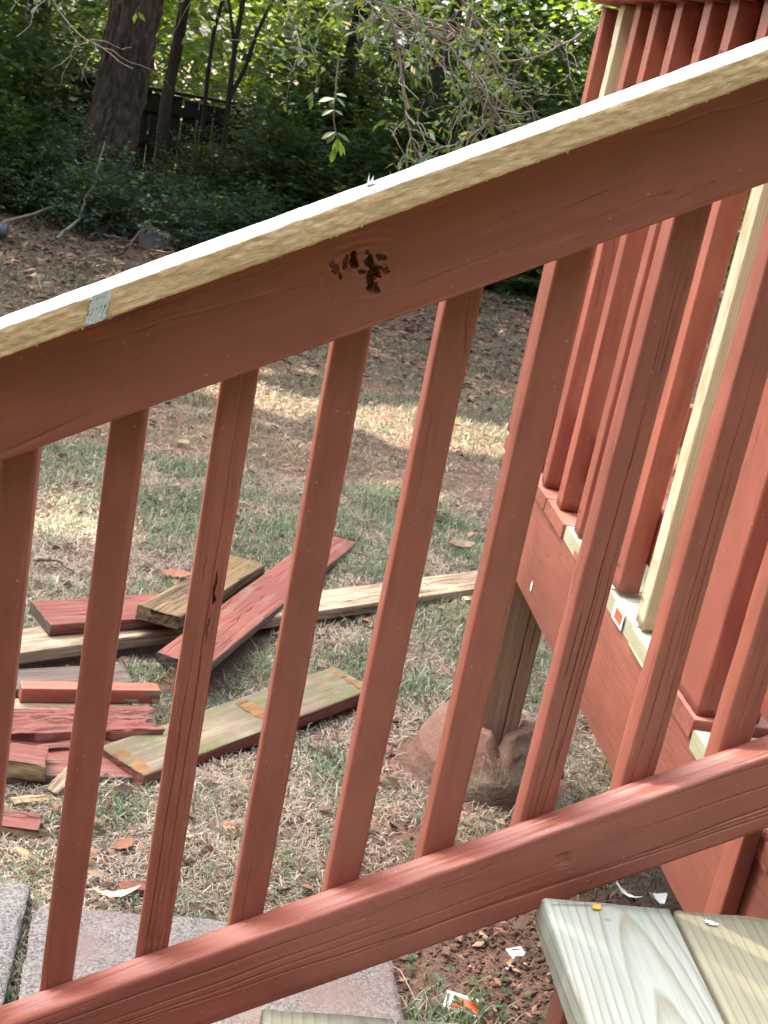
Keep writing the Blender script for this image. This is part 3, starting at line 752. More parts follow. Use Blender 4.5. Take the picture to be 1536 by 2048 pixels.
def deck_rail(name, lab, P, D, N, length, bals, post_at, hide=()):
    """level railing: P start on the deck edge, D along, N towards the outside; bals = distance, material"""
    P, D, N = Vector(P), Vector(D), Vector(N)
    t = thing(name, lab, 'railing', P)
    def at(s, n, z): return P + D * s + N * n + Vector((0, 0, z))
    ztop = 0.892
    board('cap_rail', at(-0.05, 0.012 - 0.055, ztop + 0.038), at(length, 0.012 - 0.055, ztop + 0.038), 0.14, 0.036, [M_red], t, nx=30, ny=4, r=0.004, seed=31)
    board('top_rail', at(0, -0.057, ztop - 0.047), at(length, -0.057, ztop - 0.047), 0.089, 0.038, [M_red], t, ey=(0, 0, 1), top=False, nx=20, ny=3, seed=32)
    board('bottom_rail', at(0, -0.057, 0.10), at(length, -0.057, 0.10), 0.089, 0.036, [M_red], t, ey=(0, 0, 1), top=False, nx=20, ny=3, seed=33)
    for k, (s, m) in enumerate(bals):
        b = board('baluster', at(s + random.uniform(-.002, .002), -0.019 + random.uniform(-.001, .001), 0.003 + random.uniform(0, 0.005)), at(s, -0.019, ztop - 0.002 if k != 0 else ztop - 0.004), 0.036, 0.036, [m], t, ey=D, top=False, nx=60, ny=8, r=0.0032, seed=40 + k, wob=0.0009)
        if m is not M_red and m is not M_red_b: b['label'] = 'new unpainted pale pine baluster'
        for z in (0.045, ztop - 0.075):
            ctr = at(s + 0.004, 0.0005, z); V = [tuple(ctr + D * 0.0032 * math.cos(a) + Vector((0, 0, 0.0032)) * math.sin(a) + N * (0.0 if q else 0.0004)) for q in (0, 1) for a in [i * math.pi / 5 for i in range(10)]]
            link('screw', np_mesh('screw', V[:10], [[0, i, i + 1] for i in range(1, 9)], [M_screw]), b)
    for s in post_at:
        board('post', at(s, -0.0455, 0.001), at(s, -0.0455, ztop), 0.089, 0.089, [M_red_b], t, ey=D, top=False, nx=60, ny=6, r=0.005, seed=50)
    return t
fb = [(2.70 - c - 0.018 if False else c, m) for c, m in
      ((2.724, M_red), (2.598, M_new_bal), (2.486, M_red), (2.374, M_red_b), (2.247, M_red), (2.107, M_red_b), (1.990, M_red), (1.858, M_red), (1.726, M_new_bal), (1.618, M_new_bal))]
dr = deck_rail('deck_railing', 'red brown deck railing with pale new balusters, running back along the yard', (DU + 0.002, 1.3, DZ), (0, 1, 0), (-1, 0, 0), 1.44, [(c - 1.3, m) for c, m in fb], [0.201])
deck_rail('deck_railing', 'far railing of the deck, glimpsed only through gaps at the right edge', (0.86, 2.70, DZ), (1, 0, 0), (0, 1, 0), 2.2, [(0.12 + 0.125 * k, M_red if k % 4 else M_red_b) for k in range(16)], [2.1])

# ------------------------------------------------------------------ footing under the post
def footing():
    t = thing('concrete_footing', 'rough concrete footing with red overspray round the foot of the bare post', 'footing', (0.785, 2.605, 0))
    nth, nh = 200, 60
    th = np.linspace(0, 2 * math.pi, nth, endpoint=False)
    V, tone = [], []
    H = 0.16
    TH, HH = np.meshgrid(th, np.linspace(0, 1, nh))
    prof = np.interp(HH, [0, 0.1, 0.45, 0.8, 1.0], [0.168, 0.166, 0.156, 0.124, 0.098])
    lobes = 0.006 * np.sin(TH * 3 + 0.6) * HH + 0.009 * np.exp(-((TH - 4.55) / 0.22) ** 2) * np.clip(HH * 3, 0, 1) * (1 - HH * 0.6)
    rr = prof + lobes + 0.003 * fbm(np.cos(TH) * 3, np.sin(TH) * 3, HH * 3, 71, 4) + 0.0010 * fbm(np.cos(TH) * 26, np.sin(TH) * 26, HH * 22, 72, 3)
    notch = 0.40 * np.exp(-((TH - 4.75) / 0.13) ** 2) + 0.35 * np.exp(-((TH - 0.15) / 0.35) ** 2) + 0.06 * fbm(np.cos(TH) * 7, np.sin(TH) * 7, 0, 73, 3)
    zz = H * HH * (1 - np.clip(notch, 0, 0.75) * HH ** 2 * 0.55) - 0.03 * (HH == 0)
    X, Y = rr * np.cos(TH), rr * np.sin(TH)
    V = np.stack([X, Y, zz], -1).reshape(-1, 3)
    # inner lip going down to the post
    rin = 0.070 + 0.006 * fbm(np.cos(th) * 3, np.sin(th) * 3, 0, 75, 2)
    zi = zz[-1] - 0.004
    Vi = np.stack([rin * np.cos(th), rin * np.sin(th), zi], -1); Vj = np.stack([0.062 * np.cos(th), 0.062 * np.sin(th), np.full(nth, 0.02)], -1)
    V = np.concatenate([V, Vi, Vj])
    i = np.arange(nh + 1)[:, None] * nth; j = np.arange(nth)[None, :]; j2 = (j + 1) % nth
    Fq = np.stack([i + j, i + j2, i + nth + j2, i + nth + j], -1).reshape(-1, 4)
    cz = V[Fq].mean(1); ang = np.arctan2(cz[:, 1], cz[:, 0]) % (2 * math.pi)
    red = (cz[:, 2] > 0.104 + 0.014 * fbm(np.cos(ang) * 6, np.sin(ang) * 6, 0, 77, 3)) | ((ang > 2.4) & (ang < 4.35) & (cz[:, 2] > 0.045 + 0.02 * fbm(ang * 5, cz[:, 2] * 30, 0, 78, 3)))
    link('concrete_body', np_mesh('concrete_body', V, Fq, [M_foot, M_foot_red], smooth=True, fmat=red.astype(int)), t, Matrix.Translation((0.785, 2.605, 0)))
    r = random.Random(3); ch = []
    for k in range(9):
        p = Vector((0.79 - 0.03 + r.uniform(-.02, .02), 2.465 + r.uniform(-.005, .01), 0.118 + r.uniform(-0.01, 0.02))); pts = []
        d = Vector((r.uniform(-0.4, 0.9), -0.25, r.uniform(-0.9, 0.1)))
        for q in range(5):
            pts.append(tuple(p)); p = p + d * 0.018; d.z -= 0.25
        ch.append((pts, [0.0007] * 5))
    tag(link('straw_wisp', tubes_mesh('straw_wisp', ch, M_straw, 4)), 'wisp of dry straw caught in the cracked lip of the concrete footing', 'straw')
footing()

# ------------------------------------------------------------------ pavers
def paver(u0, u1, v0, v1, z, mat, lab, rot=0.0, seed=1):
    t = board('concrete_paver', (u0, (v0 + v1) / 2, z), (u1, (v0 + v1) / 2 + rot * (u1 - u0), z), v1 - v0, 0.07, [mat], None, nx=60, ny=40, r=0.006,
              disp=lambda X, Y, Z, NZ: 0.0016 * fbm(X * 60, Y * 60, Z * 60, 80 + seed, 3) + np.where((NZ < 0.9) , 0.0015 * fbm(X * 25, Y * 25, 0, 81, 2), 0), seed=seed, ends=0.004)
    tag(t, lab, 'paver', 'concrete pavers at the foot of the stairs')
paver(-0.122, 0.495, 1.31, 1.945, 0.035, M_paver_r, 'speckled concrete paver under the foot of the railing, stained reddish at its near side', 0.02, 1)
paver(-0.78, -0.145, 1.36, 1.995, 0.037, M_paver, 'plain grey speckled concrete paver cut off by the left edge', 0.01, 2)
paver(-0.15, 0.48, 0.66, 1.295, 0.033, M_paver_r, 'concrete paver hidden mostly behind the bottom rail, nearest the stairs', 0.0, 3)

# ------------------------------------------------------------------ boards thrown on the grass
GRP = 'torn out boards lying on the grass'
rects = [((-0.9, 0.6), (0.5, 2.0))]
def ground_board(name, e0, e1, Wd, T, mats, lab, cat='board', ext0=0.0, ext1=0.0, roll=0.0, **kw):
    e0, e1 = Vector(e0), Vector(e1); d = (e1 - e0).normalized()
    e0, e1 = e0 - d * ext0, e1 + d * ext1
    ey = Vector((0, 0, 1)).cross(d); ey.z += roll
    o = board(name, e0, e1, Wd, T, mats, None, ey=ey, **kw)
    tag(o, lab, cat, GRP)
    rects.append((e0, e1, Wd))
    return o
gk = dict(nx=70, ny=16, r=0.004, wob=0.0014, ends=0.002)
grn = ground_board('old_board', (-0.0255, 2.4163, 0.05), (0.5089, 2.9433, 0.044), 0.138, 0.036, [M_moss, M_red_old], 'mossy green grey board lying face up on the grass, red only along its edge', seed=61, capmat=1,
             fsel=lambda y, z: 0 if z > 0.0155 else 1, **gk)
M_rust = old_wood('orange_brown_stain', (0.14, 0.07, 0.03), (0.21, 0.115, 0.05), (0.10, 0.05, 0.022))
for s0, s1 in ((0.004, 0.035), (0.385, 0.425), (0.715, 0.735)):
    V = []; n = 12
    for i in range(n + 1):
        for j in range(2):
            V.append(((s0 if j == 0 else s1) + 0.003 * math.sin(i * 2.1 + j), -0.064 + (0.118 if s0 > 0.1 else 0.10) * i / n, 0.0190))
    link('bearing_stain', np_mesh('bearing_stain', V, [(2 * i, 2 * i + 1, 2 * i + 3, 2 * i + 2) for i in range(n)], [M_rust]), grn, grn.matrix_basis.copy())
ground_board('old_board', (0.0762, 2.7815, 0.115), (0.5484, 3.9623, 0.03), 0.125, 0.026, [M_red_old, M_grey], 'long cracked red board lying diagonally across the pale board', seed=62, capmat=1, disp=lambda X, Y, Z, NZ: np.where(NZ > 0.5, -0.0016 * np.clip(fbm(X * 14, Y * 150, 0, 88, 3) - 0.25, 0, 1) * 2, 0),
             fsel=lambda y, z: 1 if y < -0.058 and z < 0.008 else 0, **gk)
ground_board('old_board', (-0.2968, 2.8542, 0.078), (0.961, 3.7214, 0.042), 0.115, 0.034, [M_weather, M_red_old], 'long bare weathered board running back under the diagonal red one', seed=63, ext0=0.3, ext1=0.1, fsel=lambda y, z: 1 if z < -0.004 else 0, **gk)
ground_board('old_board', (-0.2664, 2.9551, 0.108), (0.10, 3.152, 0.098), 0.135, 0.030, [M_red_old, M_grey], 'smooth faded red board with a grey sawn end, behind the pale board', seed=64, capmat=1, **gk)
ground_board('old_board', (0.0108, 2.9688, 0.145), (0.2451, 3.5887, 0.06), 0.112, 0.034, [M_dark], 'short rotten board, yellow brown with a black decayed end', seed=65, **{**gk, 'ends': 0.008})
ground_board('old_baluster', (-0.26, 2.617, 0.093), (0.033, 2.69, 0.087), 0.037, 0.036, [M_red, M_weather], 'red square baluster lying on the pile, bare wood at its right end', 'baluster', seed=66, ext0=0.0, **gk)
V = [(0.225 + 0.079 * a, -0.0187, -0.0165 + 0.033 * b) for a in (0, 1) for b in (0, 1)]
ob = bpy.data.objects['old_baluster']
link('bare_patch', np_mesh('bare_patch', V, [(0, 2, 3, 1)], [M_weather]), ob, ob.matrix_basis.copy())
ground_board('old_board', (-0.30, 2.715, 0.048), (-0.042, 2.829, 0.042), 0.095, 0.034, [M_grey], 'dark grey weathered board under the square red baluster', seed=67, ext0=0.3, **gk)
def shred(X, Y, Z, NZ):
    return np.where(NZ > 0.3, 0.006 * fbm(X * 12, Y * 70, 0, 91, 4) - 0.004 * np.clip(vnoise(X * 20, Y * 190, 0, 92), 0, 1), 0.003 * fbm(X * 15, Y * 30, Z * 60, 93, 3))
ground_board('rotten_board', (-0.30, 2.49, 0.066), (0.02, 2.588, 0.062), 0.10, 0.036, [M_red_old, M_grey], 'flaking split board coming apart in long splinters', seed=68, ext0=0.2, disp=shred, **{**gk, 'ny': 46, 'nx': 160, 'ends': 0.03, 'capmat': 1})
ground_board('rotten_board', (-0.26, 2.440, 0.045), (0.055, 2.55, 0.04), 0.042, 0.026, [M_red_old, M_grey], 'narrow rotten strip along the front of the flaking board', seed=69, disp=shred, **{**gk, 'ny': 16, 'nx': 120, 'ends': 0.02})
ground_board('old_board', (-0.25, 2.60, 0.055), (-0.02, 2.66, 0.05), 0.045, 0.02, [M_weather], 'pale bare strip between the square baluster and the flaking board', seed=75, ext0=0.2, **gk)
ground_board('rotten_board', (0.03, 2.60, 0.028), (0.135, 2.632, 0.022), 0.055, 0.02, [M_dark], 'dark shredded splinters sticking out right of the flaking board', seed=76, disp=shred, **{**gk, 'ny': 20, 'ends': 0.025})
ground_board('old_board', (-0.25, 2.405, 0.036), (0.03, 2.452, 0.034), 0.125, 0.032, [M_red_old, M_grey], 'dull red board flat on the ground under the split chunk', seed=70, ext0=0.2, fsel=lambda y, z: 1 if y < -0.055 else 0, **gk)
def chunk(c, rz, L, Wd, T, lab, seed):
    M = Matrix.Translation(c) @ Matrix.Rotation(rz, 4, 'Z') @ Matrix.Rotation(0.08, 4, 'Y')
    def dsp(X, Y, Z, NZ): return 0.002 * fbm(X * 40, Y * 60, Z * 90, seed, 3) - np.where((np.abs(NZ) < 0.5) & (Y < 0), 0.003 * np.abs(vnoise(X * 20, Z * 160, 0, seed)), 0)
    me = board_mesh('wood_chunk', L, Wd, T, [M_red_old, M_fresh, M_grey], nx=40, ny=14, r=0.002, disp=dsp, fine=True, seed=seed, capmat=2, fsel=lambda y, z: 0 if (z > 0.8 * T / 2 or y > 0) else 1, ends=0.006)
    tag(link('wood_chunk', me, None, M), lab, 'wood scrap', 'split wood scraps')
    rects.append((Vector(c), Vector(c) + Vector((L, 0, 0)), Wd))
chunk((-0.30, 2.375, 0.055), 0.04, 0.128, 0.07, 0.038, 'split wood chunk with fresh yellow side, on the dull red board', 101)
chunk((-0.32, 2.195, 0.020), 0.05, 0.165, 0.055, 0.040, 'split wood chunk with fresh yellow side, on the bare ground at left', 102)

def scrap(name, p, rz, L, Wd, T, mat, lab, seed, tilt=0.1, cat='wood scrap', group='split wood scraps', bend=0.0):
    M = Matrix.Translation(p) @ Matrix.Rotation(rz, 4, 'Z') @ Matrix.Rotation(tilt, 4, 'Y')
    me = board_mesh(name, L, Wd, T, [mat], nx=24, ny=8, r=min(0.0015, T * 0.4), disp=lambda X, Y, Z, NZ: 0.0016 * fbm(X * 60, Y * 120, Z * 100, seed, 3), seed=seed, ends=0.008, wob=0.001)
    return tag(link(name, me, None, M), lab, cat, group)
scrap('red_splinter', (0.574, 2.60, 0.012), -1.35, 0.14, 0.020, 0.010, M_red_old, 'long straight red splinter lying left of the concrete footing', 111)
scrap('red_splinter', (0.556, 2.70, 0.014), -1.2, 0.07, 0.014, 0.008, M_red_old, 'short red splinter touching the long one by the footing', 112)
scrap('red_splinter', (0.30, 2.20, 0.010), -0.95, 0.075, 0.010, 0.007, M_red_old, 'thin red splinter between the fourth and fifth balusters', 113)
scrap('bark_chip', (0.005, 2.03, 0.022), 0.28, 0.075, 0.028, 0.012, M_red_old, 'broken red brown wood chip beyond the paver, between two balusters', 114)
scrap('bark_chip', (-0.215, 2.275, 0.02), 0.5, 0.085, 0.022, 0.008, M_fresh, 'orange brown splintered chip between the two yellow chunks', 115)
scrap('bark_chip', (-0.15, 2.315, 0.022), 1.0, 0.07, 0.03, 0.012, M_weather, 'upright striped chip right of the orange splintered one', 116, tilt=-0.35)
scrap('wood_sliver', (-0.19, 2.13, 0.012), -0.5, 0.06, 0.018, 0.006, M_fresh, 'yellow brown sliver on the leaf litter near the left edge', 117)
scrap('plastic_tube', (0.905, 3.585, 0.020), 0.5, 0.035, 0.024, 0.022, M_paper, 'small pale tube end lying by the far end of the long board', 118, cat='debris', group=None)

# tags and stickers that fell on the ground
def tag_card(p, rz, w, h, poly, lab, mat=M_white, tilt=0.12, extras=()):
    M = Matrix.Translation(p) @ Matrix.Rotation(rz, 4, 'Z') @ Matrix.Rotation(tilt, 4, 'X')
    me = bpy.data.meshes.new('paper_tag'); n = len(poly)
    V = [(a * w, b * h, 0.0008) for a, b in poly] + [(a * w, b * h, 0.0) for a, b in poly]
    me.from_pydata(V, [], [tuple(range(n)), tuple(range(2 * n - 1, n - 1, -1))] + [(i, i + n, (i + 1) % n + n, (i + 1) % n) for i in range(n)])
    me.materials.append(mat); me.update()
    o = tag(link('paper_tag', me, None, M), lab, 'tag', 'torn price tags')
    for (x0, y0, x1, y1, m) in extras:
        zq = 0.0012
        link('tag_print', np_mesh('tag_print', [(x0 * w, y0 * h, zq), (x1 * w, y0 * h, zq), (x1 * w, y1 * h, zq), (x0 * w, y1 * h, zq)], [(0, 1, 2, 3)], [m]), o, M)
    return o
lines = [(-0.35, 0.15 - 0.16 * k, 0.42 - 0.06 * k, 0.08 - 0.16 * k, M_greyink) for k in range(4)]
tag_card((0.733, 1.94, 0.022), 0.15, 0.036, 0.040, [(-0.5, 0.35), (0.4, 0.5), (0.5, 0.1), (0.25, -0.1), (0.35, -0.5), (-0.2, -0.4)], 'torn white tag with grey print on the bare clay, upper of two', extras=[(-0.15, 0.28, 0.3, 0.36, M_ink)] + lines)
tag_card((0.712, 1.905, 0.020), -0.2, 0.024, 0.022, [(-0.5, 0.1), (0.05, 0.5), (0.5, 0.0), (0.1, -0.5)], 'smaller torn white tag scrap below the printed one', extras=[(-0.2, -0.1, 0.2, 0.0, M_greyink), (-0.2, 0.1, 0.2, 0.2, M_greyink)])
tag_card((0.607, 1.80, 0.020), -0.35, 0.060, 0.030, [(-0.5, -0.5), (0.5, -0.5), (0.5, 0.5), (-0.5, 0.5)], 'white tag with a red orange block standing behind the lower tread', tilt=0.5,
         extras=[(-0.28, -0.38, 0.5, 0.32, M_orange), (-0.45, -0.1, -0.38, 0.35, M_ink)])
tag_card((0.206, 2.265, 0.022), 0.15, 0.028, 0.016, [(-0.5, -0.4), (0.35, -0.5), (0.5, 0.4), (0.1, 0.5), (-0.45, 0.45)], 'small bright orange tag with dark marks on the grass', mat=M_tagor, tilt=0.35,
         extras=[(-0.25 + 0.16 * k, -0.2, -0.15 + 0.16 * k, 0.12, M_ink) for k in range(4)])
def leaf_thing(name, p, L, Wd, rz, lab, mat, tone=0.5, cat='leaf', group='fallen leaves', tilt=0.0, curl=0.2):
    n = 9; V, Fc = [], []
    for i in range(n):
        t = i / (n - 1); w = Wd / 2 * math.sin(math.pi * (0.04 + 0.94 * t)) ** 0.8 * (1 + 0.18 * math.sin(i * 2.6))
        zc = curl * L * (t - 0.5) ** 2 * 1.6
        for s in (-1, -0.5, 0, 0.5, 1):
            V.append((L * (t - 0.5), s * w, zc + 0.16 * w * s * s + 0.0008 * math.sin(i * 3 + s * 5)))
    for i in range(n - 1):
        for j in range(4):
            a = i * 5 + j; Fc.append((a, a + 1, a + 6, a + 5))
    me = np_mesh(name, V, Fc, [mat], tone=np.full(len(Fc), tone) + 0.05 * np.sin(np.arange(len(Fc))), smooth=True)
    return tag(link(name, me, None, Matrix.Translation(p) @ Matrix.Rotation(rz, 4, 'Z') @ Matrix.Rotation(tilt, 4, 'Y')), lab, cat, group)
leaf_thing('fallen_leaf', (0.973, 4.05, 0.03), 0.10, 0.06, 0.4, 'pinkish brown fallen leaf on the grass just left of the deck rim', M_dead, 0.72)
leaf_thing('fallen_leaf', (0.018, 4.74, 0.03), 0.06, 0.045, 1.2, 'orange brown fallen leaf high in the gap left of the rotted baluster', M_dead, 0.75)
leaf_thing('fallen_leaf', (0.045, 3.48, 0.03), 0.085, 0.06, 0.1, 'reddish fallen leaf just behind the rotten board', M_dead, 0.97)
leaf_thing('fallen_leaf', (0.004, 2.16, 0.025), 0.05, 0.03, 0.9, 'red pointed leaf near the paver, left of the rotted baluster', M_dead, 1.0)
leaf_thing('fallen_leaf', (0.115, 2.215, 0.025), 0.045, 0.022, -0.5, 'pale cream fallen leaf right of the rotted baluster', M_paper, 0.5)
leaf_thing('paper_scrap', (0.0, 1.985, 0.04), 0.09, 0.018, 0.35, 'curled pale strip of bark or paper at the far edge of the paver', M_paper, 0.5, 'scrap', None, 0.1, 0.5)
leaf_thing('plastic_strip', (1.01, 2.165, 0.02), 0.07, 0.010, -0.9, 'curled white plastic strip on the dark ground below the deck rim', M_white, 0.5, 'scrap', None, 0.0, 0.6)
leaf_thing('paper_scrap', (1.07, 2.155, 0.02), 0.045, 0.035, 0.4, 'crumpled white paper scrap against the deck rim, above the far end of the treads', M_white, 0.5, 'scrap', None, 0.2, 0.9)
fl = flat('paint_fleck', (0.6975, 2.272, EYE - 0.888), (0, -0.006, 0.002), (0, 0.002, 0.011), M_white, rim0, poly=[(-0.6, -1), (0.7, -0.7), (1, 0.3), (0.2, 1), (-0.9, 0.4)])
leaf_thing('leaf_scrap', (0.489, 1.107, TZ2 + 0.002), 0.012, 0.008, 0.6, 'tiny yellow orange leaf scrap on the upper tread', M_yleaf, 0.5, 'leaf', None)
leaf_thing('lint_scrap', (0.612, 1.098, TZ2 + 0.002), 0.015, 0.006, -0.3, 'white curl of lint on the yellowish tread board', M_white, 0.5, 'scrap', None)

# ------------------------------------------------------------------ lawn, litter, clover (stuff)
def off_rects(P, pad=0.0):
    keep = ~((P[:, 0] > -0.78) & (P[:, 0] < 0.50) & (P[:, 1] > 0.6) & (P[:, 1] < 1.955) & ~((P[:, 0] > -0.148) & (P[:, 0] < -0.118)) & ~((P[:, 0] < -0.14) & (P[:, 1] > 2.0)))
    for R in rects[1:]:
        a, b, w = np.array(R[0][:2]), np.array(R[1][:2]), R[2]
        d = b - a; L = np.linalg.norm(d); d /= L
        q = P[:, :2] - a; s = q @ d; n = np.abs(q @ np.array([-d[1], d[0]]))
        keep &= ~((s > -0.01) & (s < L + 0.01) & (n < w / 2 + pad))
    keep &= np.hypot(P[:, 0] - 0.79, P[:, 1] - 2.62) > 0.20
    return keep
def in_view(n, v0, v1, r, pw=1.0):
    """random ground points in the wedge the railing looks out over, with room to step aside"""
    v = v0 + (v1 - v0) * r.uniform(0, 1, n) ** pw
    u = r.uniform(-0.20, 0.36, n) * v + r.uniform(-0.35, 0.35, n)
    return np.stack([u, v], 1)
def lawn():
    r = np.random.default_rng(21)
    P = np.concatenate([in_view(270000, 1.35, 4.6, r, 0.95), in_view(120000, 4.4, 9.6, r, 0.85)])
    P = P[off_rects(P, 0.004)]
    n1 = fbm(P[:, 0] * 1.7, P[:, 1] * 1.7, 0, 31, 3); n2 = fbm(P[:, 0] * 7, P[:, 1] * 7, 0, 35, 2)
    far = np.clip((P[:, 1] - 6.2) / 2.2, 0, 1)
    bare = np.exp(-(((P[:, 0] - 0.80) / 0.34) ** 2 + ((P[:, 1] - 1.86) / 0.36) ** 2))
    dens = 0.86 + 0.6 * np.exp(-((P[:, 1] - 5.62) / 0.28) ** 2) + 0.30 * n1 + 0.45 * n2 - 0.55 * far - 2.0 * bare
    P = P[r.uniform(0, 1, len(P)) < dens]
    n = len(P); n1 = fbm(P[:, 0] * 1.7, P[:, 1] * 1.7, 0, 31, 3); n2 = fbm(P[:, 0] * 7, P[:, 1] * 7, 0, 35, 2)
    d = P[:, 1]
    near = np.clip((2.75 - d) / 0.6, 0, 1)
    strip_ = np.exp(-((P[:, 1] - 5.62) / 0.28) ** 2)
    pg = np.clip(0.45 * strip_ + 0.36 + 0.55 * n2 + 0.16 * n1 + 0.12 * np.clip((P[:, 0] - 0.2), -1, 1) - 0.18 * near, 0.05, 0.9)
    green = r.uniform(0, 1, n) < pg
    tone = np.where(green, r.uniform(0.6, 1.0, n) ** 0.9, r.uniform(0.05, 0.57, n))
    ln = np.where(green, r.uniform(0.014, 0.046, n), r.uniform(0.012, 0.045, n)) * (1 + 0.05 * d) * np.where(d < 3.2, 0.78, 1.0)
    wd = r.uniform(0.0009, 0.0021, n) * (0.8 + 0.13 * d)
    az = r.uniform(0, 2 * math.pi, n); el = np.where(green, r.uniform(0.35, 1.35, n), r.uniform(0.0, 0.55, n))
    hd = np.stack([np.cos(az), np.sin(az), np.zeros(n)], 1); sd_ = np.stack([-np.sin(az), np.cos(az), np.zeros(n)], 1)
    B = np.column_stack([P, gz(P[:, 0], P[:, 1]) + 0.001 + np.where(green, 0, r.uniform(0, 0.010, n))])
    up = np.array([0, 0, 1.0])
    mid = B + (hd * np.cos(el)[:, None] + up * np.sin(el)[:, None]) * (ln * 0.55)[:, None]
    el2 = el - r.uniform(0.1, 0.9, n)
    tip = mid + (hd * np.cos(el2)[:, None] + up * np.sin(el2)[:, None]) * (ln * 0.45)[:, None] + sd_ * (r.normal(0, 0.15, n) * ln)[:, None]
    tip[:, 2] = np.maximum(tip[:, 2], B[:, 2] + 0.001)
    w = (wd / 2)[:, None]
    V = np.stack([B - sd_ * w, B + sd_ * w, mid - sd_ * w * 0.8, mid + sd_ * w * 0.8, tip], 1).reshape(-1, 3)
    b = (np.arange(n) * 5)[:, None]
    Fc = (b[:, :, None] + np.array([[0, 1, 3], [0, 3, 2], [2, 3, 4]])[None]).reshape(-1, 3)
    return tag(link('lawn_grass', np_mesh('lawn_grass', V, Fc, [M_grass], tone=np.repeat(tone, 3))), 'patchy half dry lawn of straw and green blades', 'grass', None, 'stuff')
lawn()

def tufts():
    r = np.random.default_rng(22); allP = []
    spots = [(0.20, 2.00, 0.10, 220), (0.06, 1.975, 0.05, 60), (-0.133, 1.95, 0.05, 130), (-0.132, 1.75, 0.03, 90), (-0.131, 1.62, 0.02, 70), (0.545, 1.72, 0.05, 320), (0.52, 1.60, 0.04, 160), (0.60, 1.72, 0.06, 110), (0.11, 3.93, 0.08, 160), (0.30, 3.0, 0.08, 120), (0.40, 2.52, 0.08, 80), (0.16, 2.30, 0.05, 60), (0.8, 3.35, 0.12, 260), (0.6, 3.1, 0.1, 140), (0.9, 2.25, 0.1, 120), (-0.27, 3.3, .06, 90)]
    for (u, v, s, k) in spots: allP.append(np.column_stack([r.normal(u, s, k), r.normal(v, s, k)]))
    P = np.concatenate(allP); P = P[off_rects(P)]
    n = len(P); az = r.uniform(0, 2 * math.pi, n); el = r.uniform(0.5, 1.45, n); ln = r.uniform(0.03, 0.085, n)
    hd = np.stack([np.cos(az), np.sin(az), np.zeros(n)], 1); sd_ = np.stack([-np.sin(az), np.cos(az), np.zeros(n)], 1); up = np.array([0, 0, 1.0])
    B = np.column_stack([P, gz(P[:, 0], P[:, 1])]); mid = B + (hd * np.cos(el)[:, None] + up * np.sin(el)[:, None]) * (ln * 0.6)[:, None]
    el2 = el - r.uniform(0.3, 1.4, n); tip = mid + (hd * np.cos(el2)[:, None] + up * np.sin(el2)[:, None]) * (ln * 0.45)[:, None]
    w = r.uniform(0.0008, 0.0018, n)[:, None]
    V = np.stack([B - sd_ * w, B + sd_ * w, mid - sd_ * w * 0.8, mid + sd_ * w * 0.8, tip], 1).reshape(-1, 3); b = (np.arange(n) * 5)[:, None]
    Fc = (b[:, :, None] + np.array([[0, 1, 3], [0, 3, 2], [2, 3, 4]])[None]).reshape(-1, 3)
    tone = np.where(r.uniform(0, 1, n) < 0.8, r.uniform(0.75, 1.0, n), r.uniform(0.3, 0.56, n))
    tag(link('grass_tufts', np_mesh('grass_tufts', V, Fc, [M_grass], tone=np.repeat(tone, 3))), 'greener taller grass tufts along the paver edges and boards', 'grass', None, 'stuff')
tufts()

